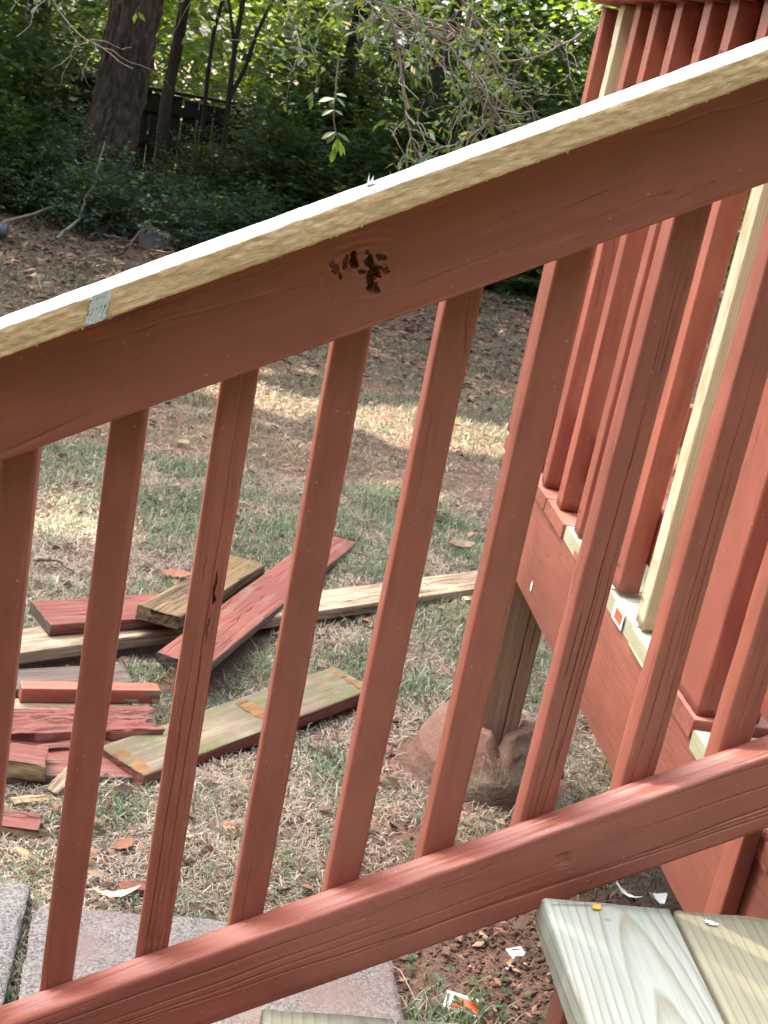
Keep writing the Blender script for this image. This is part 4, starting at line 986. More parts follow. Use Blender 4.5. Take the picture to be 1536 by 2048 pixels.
def litter():
    r = np.random.default_rng(23)
    P = np.concatenate([in_view(900, 1.9, 4.5, r), in_view(1900, 4.0, 7.5, r), in_view(9000, 6.3, 10.6, r, 0.8)])
    P = P[off_rects(P)]
    n = len(P); far = np.clip((P[:, 1] - 5.0) / 3.0, 0, 1)
    az = r.uniform(0, 2 * math.pi, n)
    d = np.stack([np.cos(az), np.sin(az), r.normal(0, 0.25, n)], 1); nm = np.stack([r.normal(0, 0.4, n), r.normal(0, 0.4, n), np.ones(n)], 1)
    ln = r.uniform(0.018, 0.045, n) + far * r.uniform(0.01, 0.035, n); wd = ln * r.uniform(0.3, 0.65, n)
    B = np.column_stack([P, gz(P[:, 0], P[:, 1]) + r.uniform(0.006, 0.028, n)])
    V, Fc = leaf_arrays(B, d, nm, ln, wd, fold=r.uniform(-0.5, 0.5, n)[:, None], curl=0.15)
    tone = np.clip(r.normal(0.5, 0.27, n), 0, 1)
    tag(link('leaf_litter', np_mesh('leaf_litter', V, Fc, [M_dead], tone=np.repeat(tone, 4))), 'scattered brown leaf litter, thick towards the trees', 'leaf litter', None, 'stuff')
    # wood chips round the work area
    P = np.concatenate([np.column_stack([r.normal(-0.05, 0.22, 330), r.normal(2.15, 0.13, 330)]), np.column_stack([r.normal(0.74, 0.15, 420), r.normal(1.78, 0.2, 420)]), np.column_stack([r.uniform(-0.3, 1.2, 420), r.uniform(2.0, 3.0, 420)])])
    P = P[off_rects(P)]; n = len(P); az = r.uniform(0, 2 * math.pi, n)
    d = np.stack([np.cos(az), np.sin(az), r.normal(0, 0.25, n)], 1); nm = np.stack([r.normal(0, 0.5, n), r.normal(0, 0.5, n), np.ones(n)], 1)
    ln = r.uniform(0.007, 0.028, n); wd = ln * r.uniform(0.2, 0.6, n)
    V, Fc = leaf_arrays(np.column_stack([P, gz(P[:, 0], P[:, 1]) + r.uniform(0.003, 0.016, n)]), d, nm, ln, wd, fold=-0.4, curl=0.0)
    tag(link('wood_chips', np_mesh('wood_chips', V, Fc, [M_chip], tone=np.repeat(r.uniform(0, 1, n), 4))), 'small red and brown wood chips strewn on bare clay', 'debris', None, 'stuff')
    # clods of clay on the bare patch
    n = 4200; P = np.column_stack([r.normal(0.78, 0.18, n), r.normal(1.88, 0.24, n)]); P = P[off_rects(P)]; n = len(P)
    s = r.uniform(0.0015, 0.007, n) * r.uniform(0.5, 1, n)
    octv = np.array([[1, 0, 0], [0, 1, 0], [-1, 0, 0], [0, -1, 0], [0, 0, 0.8], [0, 0, -0.8]], float)
    octf = np.array([[0, 1, 4], [1, 2, 4], [2, 3, 4], [3, 0, 4], [1, 0, 5], [2, 1, 5], [3, 2, 5], [0, 3, 5]])
    jit = r.uniform(0.6, 1.4, (n, 6, 3)); V = octv[None] * jit * s[:, None, None] + np.column_stack([P, gz(P[:, 0], P[:, 1]) + s * 0.3])[:, None, :]
    Fc = (np.arange(n)[:, None, None] * 6 + octf[None]).reshape(-1, 3)
    tag(link('clay_clods', np_mesh('clay_clods', V.reshape(-1, 3), Fc, [M_soil])), 'loose crumbs of red clay beside the stairs', 'soil', None, 'stuff')
    # clover
    P = np.concatenate([np.column_stack([r.normal(0.60, 0.07, 46), r.normal(1.80, 0.09, 46)]), np.column_stack([r.normal(0.66, 0.06, 16), r.normal(1.64, 0.05, 16)]), np.column_stack([r.uniform(0.1, 0.7, 26), r.uniform(2.05, 2.5, 26)]), np.column_stack([r.normal(0.20, 0.05, 10), r.normal(1.98, 0.02, 10)])])
    P = P[off_rects(P)]
    n = len(P); az0 = r.uniform(0, 6.28, n); Ps, Ds, Ns, Ls, Ts = [], [], [], [], []
    for k in range(n):
        h = r.uniform(0.010, 0.026); s = r.uniform(0.008, 0.015); tn = r.uniform(0.2, 0.9)
        for q in range(3):
            a = az0[k] + q * 2.094
            Ps.append((P[k, 0], P[k, 1], h + float(gz(P[k, 0], P[k, 1])))); Ds.append((math.cos(a), math.sin(a), r.uniform(-0.1, 0.2))); Ns.append((r.normal(0, .15), r.normal(0, .15), 1)); Ls.append(s); Ts.append(tn)
    V, Fc = leaf_arrays(np.array(Ps), np.array(Ds), np.array(Ns), np.array(Ls), np.array(Ls) * 0.95, 0.12)
    tag(link('clover', np_mesh('clover', V, Fc, [M_leaf], tone=np.repeat(np.array(Ts) * 0.9, 4))), 'low clover leaves growing by the paver and on the clay', 'clover', None, 'stuff')
litter()

# ------------------------------------------------------------------ woodland behind
def spray_leaves(r, n_twig, centre_fn, per=9, ll=(0.04, 0.07), ratio=0.5, spread=0.16, droop=0.25, yellow=0.02):
    C, D = centre_fn(r, n_twig)
    k = per
    t = np.tile(np.linspace(0, 1, k), n_twig); C2, D2 = np.repeat(C, k, 0), unit(np.repeat(D, k, 0))
    side = np.tile(np.where(np.arange(k) % 2 == 0, 1.0, -1.0), n_twig)[:, None]
    up = np.array([0, 0, 1.0]); S_ = unit(np.cross(D2, up + r.normal(0, 0.05, (len(D2), 3))))
    pos = C2 + D2 * (t * spread)[:, None] - up * (droop * spread * t ** 2)[:, None] + r.normal(0, 0.008, C2.shape)
    d = D2 * 0.5 + S_ * side * r.uniform(0.5, 1.1, len(D2))[:, None] - up * r.uniform(0, 0.6, len(D2))[:, None]
    nm = up + r.normal(0, 0.45, C2.shape) + D2 * 0.2
    ln = r.uniform(*ll, len(D2)); wd = ln * ratio * r.uniform(0.8, 1.2, len(D2))
    tw = np.repeat(np.clip(r.normal(0.45, 0.2, n_twig), 0, 0.85), k)
    tone = np.clip(tw + r.normal(0, 0.12, len(D2)), 0, 0.92)
    tone = np.where(r.uniform(0, 1, len(D2)) < yellow, r.uniform(0.955, 1, len(D2)), tone)
    V, Fc = leaf_arrays(pos, d, nm, ln, wd)
    return V, Fc, np.repeat(tone, 4)

def ellipsoid(rx, ry, h, z0=0.0, shell=0.55):
    def f(r, n):
        q = unit(r.normal(0, 1, (n, 3))); q[:, 2] = np.abs(q[:, 2]) * 1.0
        rad = (shell + (1 - shell) * r.uniform(0, 1, n)) * r.uniform(0.75, 1.12, n)
        lump = 1 + 0.25 * vnoise(q[:, 0] * 3 + 7, q[:, 1] * 3, q[:, 2] * 3, 17)
        c = q * rad[:, None] * lump[:, None] * np.array([rx, ry, h]); c[:, 2] += z0
        d = q + np.array([0, 0, 0.35]) + r.normal(0, 0.35, (n, 3))
        return c, d
    return f

def stems(r, n, h, rad, sp, base=0.05):
    ch = []
    for k in range(n):
        a = r.uniform(0, 6.28); p = np.array([r.normal(0, base), r.normal(0, base), -0.1]); pts = []
        q = np.array([math.cos(a) * sp, math.sin(a) * sp, 1.0])
        m = 7
        for i in range(m):
            pts.append(p.copy()); p = p + q * (h / (m - 1)) + r.normal(0, 0.02 * h, 3)
        ch.append((pts, np.linspace(rad, rad * 0.25, m)))
    return ch

shrub_meshes = []
def make_shrub(seed, rx, ry, h, n, ll, ratio, mat, yellow=0.01, shell=0.45):
    r = np.random.default_rng(seed)
    V, Fc, t = spray_leaves(r, n, ellipsoid(rx, ry, h, 0.05, shell), 9, ll, ratio, 0.18, 0.3, yellow)
    return np_mesh('foliage', V, Fc, [mat], tone=t), tubes_mesh('stem', stems(r, 7, h * 0.85, 0.012, 0.35, rx * 0.25), M_twig_d, 5)
kinds = [make_shrub(301, 0.75, 0.6, 1.25, 820, (0.05, 0.085), 0.5, M_leaf), make_shrub(302, 0.6, 0.6, 0.85, 720, (0.035, 0.06), 0.55, M_leaf, 0.02),
         make_shrub(303, 0.55, 0.5, 0.62, 760, (0.022, 0.04), 0.45, M_leaf_b), make_shrub(304, 0.9, 0.7, 1.8, 1150, (0.06, 0.10), 0.55, M_leaf, 0.03),
         make_shrub(305, 0.32, 0.3, 0.38, 260, (0.03, 0.05), 0.5, M_leaf_b), make_shrub(306, 0.7, 0.6, 1.3, 700, (0.04, 0.075), 0.5, M_leaf_y, 0.05)]
def shrub(k, u, v, s, rz, lab):
    t = thing('shrub', lab, 'shrub', (u, v, float(gz(u, v))), 'shrubs along the edge of the wood')
    t.rotation_euler = (0, 0, rz); t.scale = (s, s, s)
    for nm, me in (('foliage', kinds[k][0]), ('stem', kinds[k][1])):
        o = bpy.data.objects.new(nm, me); COL.objects.link(o); o.parent = t
    return t
SH = [(2, -1.02, 9.75, 1.0, 0.3, 'fine leaved bluish shrub left of the big trunk, touching its foot'),
      (4, -0.72, 9.35, 1.15, 1.2, 'low bluish plant in front of the foot of the big trunk'),
      (4, -0.18, 9.30, 0.95, 2.2, 'small low plant right of the concrete block'),
      (4, 0.25, 9.6, 1.0, 0.7, 'small low plant at the edge of the leaf litter, just above the rail cap'),
      (0, -1.75, 10.6, 1.25, 2.0, 'dense dark shrub at the left edge of the wood'),
      (3, -2.3, 11.6, 1.15, 0.5, 'tall large leaved shrub behind the dense one at far left'),
      (3, -1.95, 13.4, 1.05, 3.5, 'tall large leaved shrub between the dark left trunk and the big trunk'),
      (1, -1.5, 9.95, 0.9, 1.1, 'round medium shrub in deep shade left of the fine leaved one'),
      (1, -0.12, 10.4, 0.75, 0.3, 'medium shrub right of the big trunk, below the fence'),
      (0, 0.45, 10.5, 0.85, 1.9, 'shaded shrub with broad leaves under the hanging twig'),
      (1, 0.95, 10.3, 1.05, 4.1, 'bushy shrub behind the middle of the rail cap'),
      (0, 1.5, 10.6, 1.1, 5.0, 'bushy shrub left of the deck railing top'),
      (3, 0.75, 12.2, 0.95, 1.0, 'tall leafy shrub behind the hanging twig'),
      (3, 1.65, 12.0, 1.1, 2.6, 'tall leafy shrub behind the tangle of twigs'),
      (5, 0.15, 14.3, 1.0, 0.4, 'yellow green shrub beyond the fence end'),
      (5, 0.95, 13.6, 1.15, 3.0, 'yellow green shrub deep in the wood at centre'),
      (3, 2.6, 11.6, 1.2, 0.9, 'tall leafy shrub hidden partly by the deck railing'),
      (0, 2.3, 10.2, 1.0, 2.4, 'bushy shrub right behind the deck railing'),
      (3, 3.4, 10.8, 1.2, 4.4, 'tall shrub behind the deck at far right')]
for a in SH: shrub(*a)

# fence at the back
def fence():
    t = thing('board_fence', 'old dark board fence with horizontal rails, half hidden behind the big trunk', 'fence', (-0.4, 13.0, 0))
    zb = float(gz(-0.4, 13.0)) - 0.05; x = -1.35; k = 0
    top = 0.80
    me0 = board_mesh('picket', top - zb, 0.135, 0.018, [M_fence], nx=8, ny=3, r=0.002, wob=0.003, seed=3)
    while x < 0.35:
        hgt = random.uniform(-0.03, 0.02)
        o = link('picket', me0, t, frame((x, 13.0 + random.uniform(-.004, .004), zb + hgt), (random.uniform(-.01, .01), 0, 1), (-1, 0, 0)))
        x += 0.148
    for z in (0.36, 0.66):
        board('fence_rail', (-1.42, 12.965, z), (0.36, 12.965, z + 0.02), 0.085, 0.038, [M_fence], t, ey=(0, 0, 1), top=False, nx=12, ny=3, seed=4)
    board('fence_cap', (-1.42, 12.99, 0.835), (0.36, 12.99, 0.85), 0.13, 0.03, [M_fence], t, nx=10, ny=3, seed=5)
    for xx in (-1.3, 0.3):
        board('fence_post', (xx, 13.06, zb), (xx, 13.06, 0.86), 0.09, 0.09, [M_fence], t, ey=(-1, 0, 0), top=False, nx=6, ny=2, seed=6)
fence()

# trees ----------------------------------------------------------------
def trunk_mesh(path, rad, seg=140, rings=170, ridge=0.014, seed=0, mat=None, roots=0.25, nr=34):
    path = np.array(path, float); n = len(path)
    tt = np.linspace(0, n - 1, rings); P = np.stack([np.interp(tt, np.arange(n), path[:, c]) for c in range(3)], 1); R = np.interp(tt, np.arange(n), rad)
    th = np.linspace(0, 2 * math.pi, seg, endpoint=False)
    TH, I = np.meshgrid(th, np.arange(rings)); Z = P[I, 2]
    warp = 1.6 * fbm(np.cos(TH) * 2.2, np.sin(TH) * 2.2, Z * 1.6, seed, 3)
    rid = np.abs(vnoise(TH * nr / 6.283 + warp, Z * 3.2, 0, seed + 3)) ** 0.6 - 0.5 + 0.4 * fbm(TH * nr / 3, Z * 16, 0, seed + 5, 2)
    seam = np.abs(TH - math.pi) > math.pi - 0.06
    rid = np.where(seam, 0, rid)
    flare = roots * np.exp(-np.clip(Z - P[0, 2], 0, 9) / 0.28) * (0.6 + 0.5 * np.sin(TH * 4 + 1.0))
    RR = R[I] * (1 + flare + 0.07 * fbm(np.cos(TH) * 1.5, np.sin(TH) * 1.5, Z * 0.9, seed + 8, 2)) + ridge * rid
    V = np.stack([P[I, 0] + RR * np.cos(TH), P[I, 1] + RR * np.sin(TH), Z], -1).reshape(-1, 3)
    i = np.arange(rings - 1)[:, None] * seg; j = np.arange(seg)[None, :]; j2 = (j + 1) % seg
    return np_mesh('trunk', V, np.stack([i + j, i + j2, i + seg + j2, i + seg + j], -1).reshape(-1, 4), [mat or M_bark], smooth=True)

def slim_tree(name, lab, base, lean, rad, h, forks=(), crown=None, mat=M_bark_d, seed=1, group='slender trees in the wood'):
    u, v = base; z0 = float(gz(u, v)) - 0.1
    t = thing(name, lab, 'tree', (u, v, z0), group)
    r = np.random.default_rng(seed)
    pts = []; p = np.array([u, v, z0]); m = 12
    for i in range(m): pts.append(p.copy()); p = p + np.array([lean[0], lean[1], 1.0]) * h / (m - 1) + r.normal(0, 0.025, 3)
    link('trunk', trunk_mesh(pts, np.linspace(rad, rad * 0.5, m), 26, 60, rad * 0.05, seed, mat, 0.2, 12), t)
    ch = []
    for (zf, du, dv, hl, rr) in forks:
        k = min(m - 1, int(zf / h * (m - 1))); q = pts[k].copy(); c = []
        for i in range(7): c.append(q.copy()); q = q + np.array([du, dv, 1.0]) * hl / 6 + r.normal(0, 0.02, 3)
        ch.append((c, np.linspace(rr, rr * 0.35, 7)))
    if ch: link('limb', tubes_mesh('limb', ch, mat, 7), t)
    if crown:  # unseen crown, enlarged to keep sky light off the wood below
        cx, cy, cz, rx, ry, rz_, n, ll, mt = crown
        V, Fc, tn = spray_leaves(r, n, lambda r_, n_: (lambda q: (np.array([cx, cy, cz]) + q * (0.35 + 0.65 * r_.uniform(0, 1, (n_, 1))) * np.array([rx, ry, rz_]), q + r_.normal(0, 0.4, (n_, 3)) - np.array([0, 0, 0.2])))(unit(r_.normal(0, 1, (n_, 3)))), 10, ll, 0.5, 0.3, 0.3, 0.03)
        link('crown', np_mesh('crown', V, Fc, [mt], tone=tn), t)
    return t
slim_tree('slim_tree', 'slim grey trunk just right of the big trunk, in front of the fence', (-0.50, 12.0), (0.035, 0.0), 0.055, 5.5, [(3.5, 0.3, 0.1, 1.6, 0.03)], (-0.5, 11.6, 4.0, 2.0, 1.9, 1.2, 1300, (0.07, 0.11), M_leaf), M_bark, 401)
slim_tree('sapling', 'dark forked sapling right of the fence', (0.0, 11.6), (0.01, 0.0), 0.026, 4.2, [(1.15, 0.28, 0.0, 1.6, 0.02), (1.9, -0.25, 0.1, 1.5, 0.014)], (0.6, 11.3, 3.6, 1.7, 1.6, 1.0, 1100, (0.06, 0.10), M_leaf), M_bark_d, 402)
slim_tree('sapling', 'thin straight dark sapling nearest the right end of the fence', (-0.22, 12.4), (0.02, 0.0), 0.022, 4.6, [], (-0.1, 12.5, 4.4, 1.0, 1.0, 0.8, 420, (0.06, 0.10), M_leaf), M_bark_d, 403)
slim_tree('dark_tree', 'thick black looking trunk at the upper left, deep in shade', (-1.72, 11.9), (0.03, 0.0), 0.125, 6.0, [], (-2.2, 11.4, 3.9, 2.0, 2.0, 1.3, 1400, (0.07, 0.12), M_leaf), M_bark_d, 404)
slim_tree('dark_tree', 'dark trunk behind the tangle of twigs, right of centre', (1.02, 12.6), (0.03, 0.0), 0.075, 6.0, [(2.0, 0.3, 0.0, 2.0, 0.03)], (1.6, 12.0, 4.1, 2.1, 1.9, 1.2, 1300, (0.07, 0.12), M_leaf), M_bark_d, 405)
slim_tree('dark_tree', 'grey trunk glimpsed between leaves near the deck railing', (1.55, 11.2), (0.05, 0.0), 0.06, 5.5, [(1.6, -0.5, 0.0, 1.4, 0.02)], (3.2, 11.2, 4.0, 2.1, 1.9, 1.2, 1200, (0.07, 0.12), M_leaf), M_bark_d, 406)

# big tree; unseen crown of added leaf cards, shaped for shade and sun patches
big = thing('oak_tree', 'big leaning furrowed tree trunk standing at the edge of the wood', 'tree', (-0.66, 9.95, 0))
tp = [(-0.84, 9.95, -0.12), (-0.82, 9.95, 0.1), (-0.785, 9.96, 0.5), (-0.745, 9.97, 1.0), (-0.715, 10.0, 1.5), (-0.69, 10.0, 2.0), (-0.66, 10.0, 2.6), (-0.60, 10.0, 3.4), (-0.7, 9.9, 5.2), (-1.2, 9.6, 9.0), (-1.6, 9.3, 18.5)]
link('trunk', trunk_mesh(tp, [0.20, 0.195, 0.183, 0.172, 0.165, 0.16, 0.155, 0.15, 0.14, 0.11, 0.05], 240, 360, 0.036, 410, M_bark, 0.28, 26), big)
limb = []
rl = np.random.default_rng(9)
for k in range(6):
    a = rl.uniform(0.5, 2.6); q = np.array(tp[8 + k % 2], float) + np.array([0, 0, 1.0 + 0.6 * k]); c = []; dv_ = np.array([math.cos(a), math.sin(a), 0.35])
    for i in range(9): c.append(q.copy()); q = q + dv_ * 0.9 + rl.normal(0, 0.1, 3)
    limb.append((c, np.linspace(0.075, 0.012, 9)))
link('limb', tubes_mesh('limb', limb, M_bark, 8), big)

def crown_shade():
    s = np.array(sun_dir)
    e1 = unit(np.cross(s, np.array([0, 0, 1.0]))); e2 = np.cross(s, e1)
    def ab(p): p = np.asarray(p, float); return np.stack([p @ e1, p @ e2], -1)
    lit = []
    def add(pts, r, band=False):
        for p in pts: lit.append((*ab(p), r, 1.0 if band else 0.0))
    add([(u, 5.63 + 0.02 * math.sin(u * 7), 0.0) for u in np.arange(0.25, 2.6, 0.06)], 0.12, True)
    add([(u, 5.48, 0.0) for u in np.arange(1.05, 2.6, 0.06)], 0.12, True)
    add([(-0.34 + 0.05 * k, 3.88 - 0.03 * k, 0.0) for k in range(4)], 0.03)
    add([(u, v, DZ) for u in np.arange(1.25, 2.9, 0.12) for v in np.arange(1.6, 2.6, 0.12)], 0.11)
    add([(0.435, 5.0, 1.15)], 0.03)
    r = np.random.default_rng(77)
    for (u, v, z, q) in [(-0.30, 10.15, 0.62, 0.09), (-0.22, 10.2, 0.5, 0.07), (-0.36, 10.1, 0.45, 0.07), (-1.25, 10.0, 1.75, 0.16), (-0.95, 9.5, 1.9, 0.1), (0.1, 10.3, 0.35, 0.05), (0.2, 9.7, 0.05, 0.06), (-1.5, 10.2, 0.2, 0.05)]:
        add([(u, v, z)], q)
    for k in range(46): add([(r.uniform(-2.4, 3.0), r.uniform(9.6, 12.4), r.uniform(0.2, 2.6))], r.uniform(0.05, 0.13))
    for k in range(7): add([(r.uniform(-1.2, 2.4), r.uniform(6.6, 9.8), 0)], r.uniform(0.0, 0.03))
    lit = np.array(lit)
    c0 = ab([(u, v, z) for u in (-8.0, 9.5) for v in (-3.8, 25) for z in (0, 1.0)])
    st_ = 0.155
    A, B = np.meshgrid(np.arange(c0[:, 0].min(), c0[:, 0].max(), st_), np.arange(c0[:, 1].min(), c0[:, 1].max(), st_))
    a, b = A.ravel(), B.ravel()
    a = np.concatenate([a, a + st_ / 2]) ; b = np.concatenate([b, b + st_ / 2])
    a = a + r.normal(0, 0.03, len(a)); b = b + r.normal(0, 0.03, len(b))
    # ground point under each ray: keep only the shaded part of the yard
    tz = (a[:, None] * e1 + b[:, None] * e2); tg = tz - s * (tz[:, 2] / s[2])[:, None]
    far_ = np.clip(tg[:, 1] - 12, 0, 20); deep = tg[:, 1] > 6.1
    ok = (tg[:, 0] > np.where(deep, -5.5, -0.45 - 0.17 * np.abs(tg[:, 1])) - 0.2 * far_) & (tg[:, 0] < np.where(deep, 6.0, 1.15 + 0.33 * np.abs(tg[:, 1])) + 0.3 * far_) & (tg[:, 1] > -3.6) & (tg[:, 1] < 24)
    gap = vnoise(tg[:, 0] * 0.8, tg[:, 1] * 0.5, 0, 66) + 0.6 * vnoise(tg[:, 0] * 2.2, tg[:, 1] * 1.5, 0, 67)
    ok &= (tg[:, 1] < 13.2) | (gap > -0.42)
    ok &= r.uniform(0, 1, len(a)) > 0.01
    near_gap = np.full(len(a), 9.0)
    size = r.uniform(0.20, 0.27, len(a))
    for (x, y, q, band) in lit:
        dd = np.hypot(a - x, b - y); ok &= dd > q + size * 0.36
        if band: near_gap = np.minimum(near_gap, dd)
    n = int(ok.sum()); hgt = np.where((near_gap[ok] < 0.5) | (tg[ok][:, 1] > 6.1), r.uniform(4.3, 5.6, n), r.uniform(16, 21, n))
    a, b, tz, size = a[ok], b[ok], tz[ok], size[ok]
    pos = tz + s * ((hgt - tz[:, 2]) / s[2])[:, None]
    d = unit(np.cross(np.tile(s, (n, 1)), r.normal(0, 1, (n, 3)))); nm = s + r.normal(0, 0.25, (n, 3))
    V, Fc = leaf_arrays(pos - d * (size * 0.5)[:, None], d, nm, size, size * 0.85, 0.06)
    tn = np.clip(r.normal(0.45, 0.2, n), 0, 0.92)
    link('crown', np_mesh('crown', V, Fc, [M_leaf], tone=np.repeat(tn, 4)), big)
crown_shade()

# far wood beyond the fence, one sunlit mass
def far_wood():
    r = np.random.default_rng(501)
    def f(r_, n):
        v = r_.uniform(14.5, 24, n); u = r_.uniform(-0.30, 0.42, n) * v; z = r_.uniform(-0.2, 1.0, n) ** 1.0 * (0.24 * v) - 0.8
        keepx = vnoise(u * 0.7, v * 0.5, z * 0.8, 55)
        v = v + 1.5 * keepx
        return np.stack([u, v, z], 1), r_.normal(0, 1, (n, 3)) + np.array([0, 0, 0.2])
    V, Fc, tn = spray_leaves(r, 7500, f, 8, (0.10, 0.17), 0.55, 0.4, 0.3, 0.04)
    tag(link('far_woodland', np_mesh('far_woodland', V, Fc, [M_leaf_y], tone=tn)), 'sunlit green woodland far behind the fence', 'woodland', None, 'stuff')
    def f2(r_, n):
        v = r_.uniform(25, 27, n); u = r_.uniform(-0.45, 0.6, n) * v; z = r_.uniform(0, 1.0, n) * 12 - 1.5
        return np.stack([u, v, z], 1), r_.normal(0, 1, (n, 3))
    V, Fc, tn = spray_leaves(r, 4200, f2, 8, (0.30, 0.5), 0.6, 0.9, 0.3, 0.02)
    tag(link('far_treeline', np_mesh('far_treeline', V, Fc, [M_leaf], tone=tn)), 'dense dark treeline closing the view behind the woodland', 'woodland', None, 'stuff')
far_wood()
def add_shade_trees():  # added ring of unseen foliage, blocks low sky light from the front faces
    r = np.random.default_rng(511)
    def f(r_, n):
        a = r_.uniform(math.radians(62), math.radians(298), n); R_ = r_.uniform(12.5, 15.5, n)
        z = r_.uniform(-0.1, 1.0, n) * 14.5; z = z * (0.88 + 0.25 * vnoise(a * 4, R_ * 0.3, 0, 12))
        return np.stack([R_ * np.sin(a), R_ * np.cos(a) + 1.0, z], 1), r_.normal(0, 1, (n, 3))
    V, Fc, tn = spray_leaves(r, 7500, f, 8, (0.45, 0.75), 0.65, 1.0, 0.3, 0.02)
    tag(link('added_shade_trees', np_mesh('added_shade_trees', V, Fc, [M_leaf], tone=tn)), 'trees added out of view to block low sky light from the railing', 'woodland', None, 'stuff')
add_shade_trees()

# ------------------------------------------------------------------ things at the edge of the wood
def block():
    M = Matrix.Translation((-0.44, 9.08, 0.06)) @ Matrix.Rotation(0.35, 4, 'Z') @ Matrix.Rotation(0.06, 4, 'X')
    me = board_mesh('concrete_block', 0.19, 0.10, 0.12, [M_block], nx=14, ny=8, r=0.006, disp=lambda X, Y, Z, NZ: 0.003 * fbm(X * 30, Y * 30, Z * 30, 5, 3), fine=True, seed=5)
    tag(link('concrete_block', me, None, M), 'small grey concrete block lying in the leaf litter near the big trunk', 'block')
block()
def pipe():
    n, k = 40, 18; V, Fc = [], []
    for i in range(n):
        t = i / (n - 1); rr = 0.052 * (1 + 0.06 * math.sin(i * 1.6))
        for j in range(k):
            a = j * 2 * math.pi / k; V.append((-1.60 + 0.38 * t, 8.42 + 0.06 * t + rr * math.cos(a), 0.06 + rr * math.sin(a)))
    for i in range(n - 1):
        for j in range(k): Fc.append((i * k + j, i * k + (j + 1) % k, (i + 1) * k + (j + 1) % k, (i + 1) * k + j))
    c = len(V); V.append((-1.215, 8.48, 0.06))
    F3 = [(n - 1) * k + j for j in range(k)]
    for j in range(k): V.append((-1.222, V[F3[j]][1], V[F3[j]][2]))
    me = bpy.data.meshes.new('drain_pipe'); me.from_pydata(V, [], Fc + [tuple(F3)]); me.materials.append(M_pipe); me.update()
    tag(link('drain_pipe', me), 'end of a dark grey ribbed pipe at the left edge of the yard', 'pipe')
pipe()
def stick(name, pts, r0, lab, cat='branch', mat=M_twig, group='sticks on the ground', twigs=()):
    t = thing(name, lab, cat, pts[0], group)
    def sm(p, rad, n=18, s=0):
        p = np.array(p, float); q = np.linspace(0, len(p) - 1, n); P = np.stack([np.interp(q, np.arange(len(p)), p[:, c]) for c in range(3)], 1)
        P[1:-1] += np.random.default_rng(s).normal(0, rad * 0.5, (n - 2, 3)); return P, np.linspace(rad, rad * 0.4, n)
    link('stem', tubes_mesh('stem', [sm(pts, r0, 18, 1)], mat, 6), t)
    for k, w in enumerate(twigs): link('twig', tubes_mesh('twig', [sm(w, r0 * 0.5, 10, k)], mat, 5), t)
    return t
stick('fallen_stick', [(-1.35, 8.75, 0.03), (-1.15, 9.1, 0.10), (-0.98, 9.4, 0.16), (-0.85, 9.6, 0.17)], 0.012, 'long fallen stick rising to the left of the fine leaved shrub')
stick('fallen_stick', [(-0.95, 8.75, 0.02), (-0.85, 9.0, 0.12), (-0.80, 9.25, 0.35), (-0.765, 9.35, 0.62)], 0.012, 'crooked thin stick leaning up against the low plant', twigs=([(-0.81, 9.2, 0.3), (-0.76, 9.2, 0.34), (-0.70, 9.2, 0.30)],))
stick('fallen_stick', [(-0.75, 9.2, 0.02), (-0.6, 9.15, 0.03), (-0.48, 9.1, 0.03)], 0.014, 'short grey stick left of the concrete block')
stick('fallen_stick', [(-0.5, 8.95, 0.02), (-0.44, 8.98, 0.13), (-0.36, 9.0, 0.16), (-0.25, 9.05, 0.05)], 0.007, 'thin arching stick bent over the concrete block')
stick('fallen_stick', [(-0.36, 8.9, 0.02), (-0.2, 8.85, 0.04), (-0.05, 8.95, 0.02)], 0.008, 'pale stick on the ground right of the concrete block')
stick('fallen_stick', [(-0.345, 3.475, 0.02), (-0.29, 3.47, 0.035), (-0.235, 3.44, 0.02)], 0.008, 'short pale forked stick on the grass near the left edge', twigs=([(-0.31, 3.47, 0.03), (-0.305, 3.50, 0.06)],))

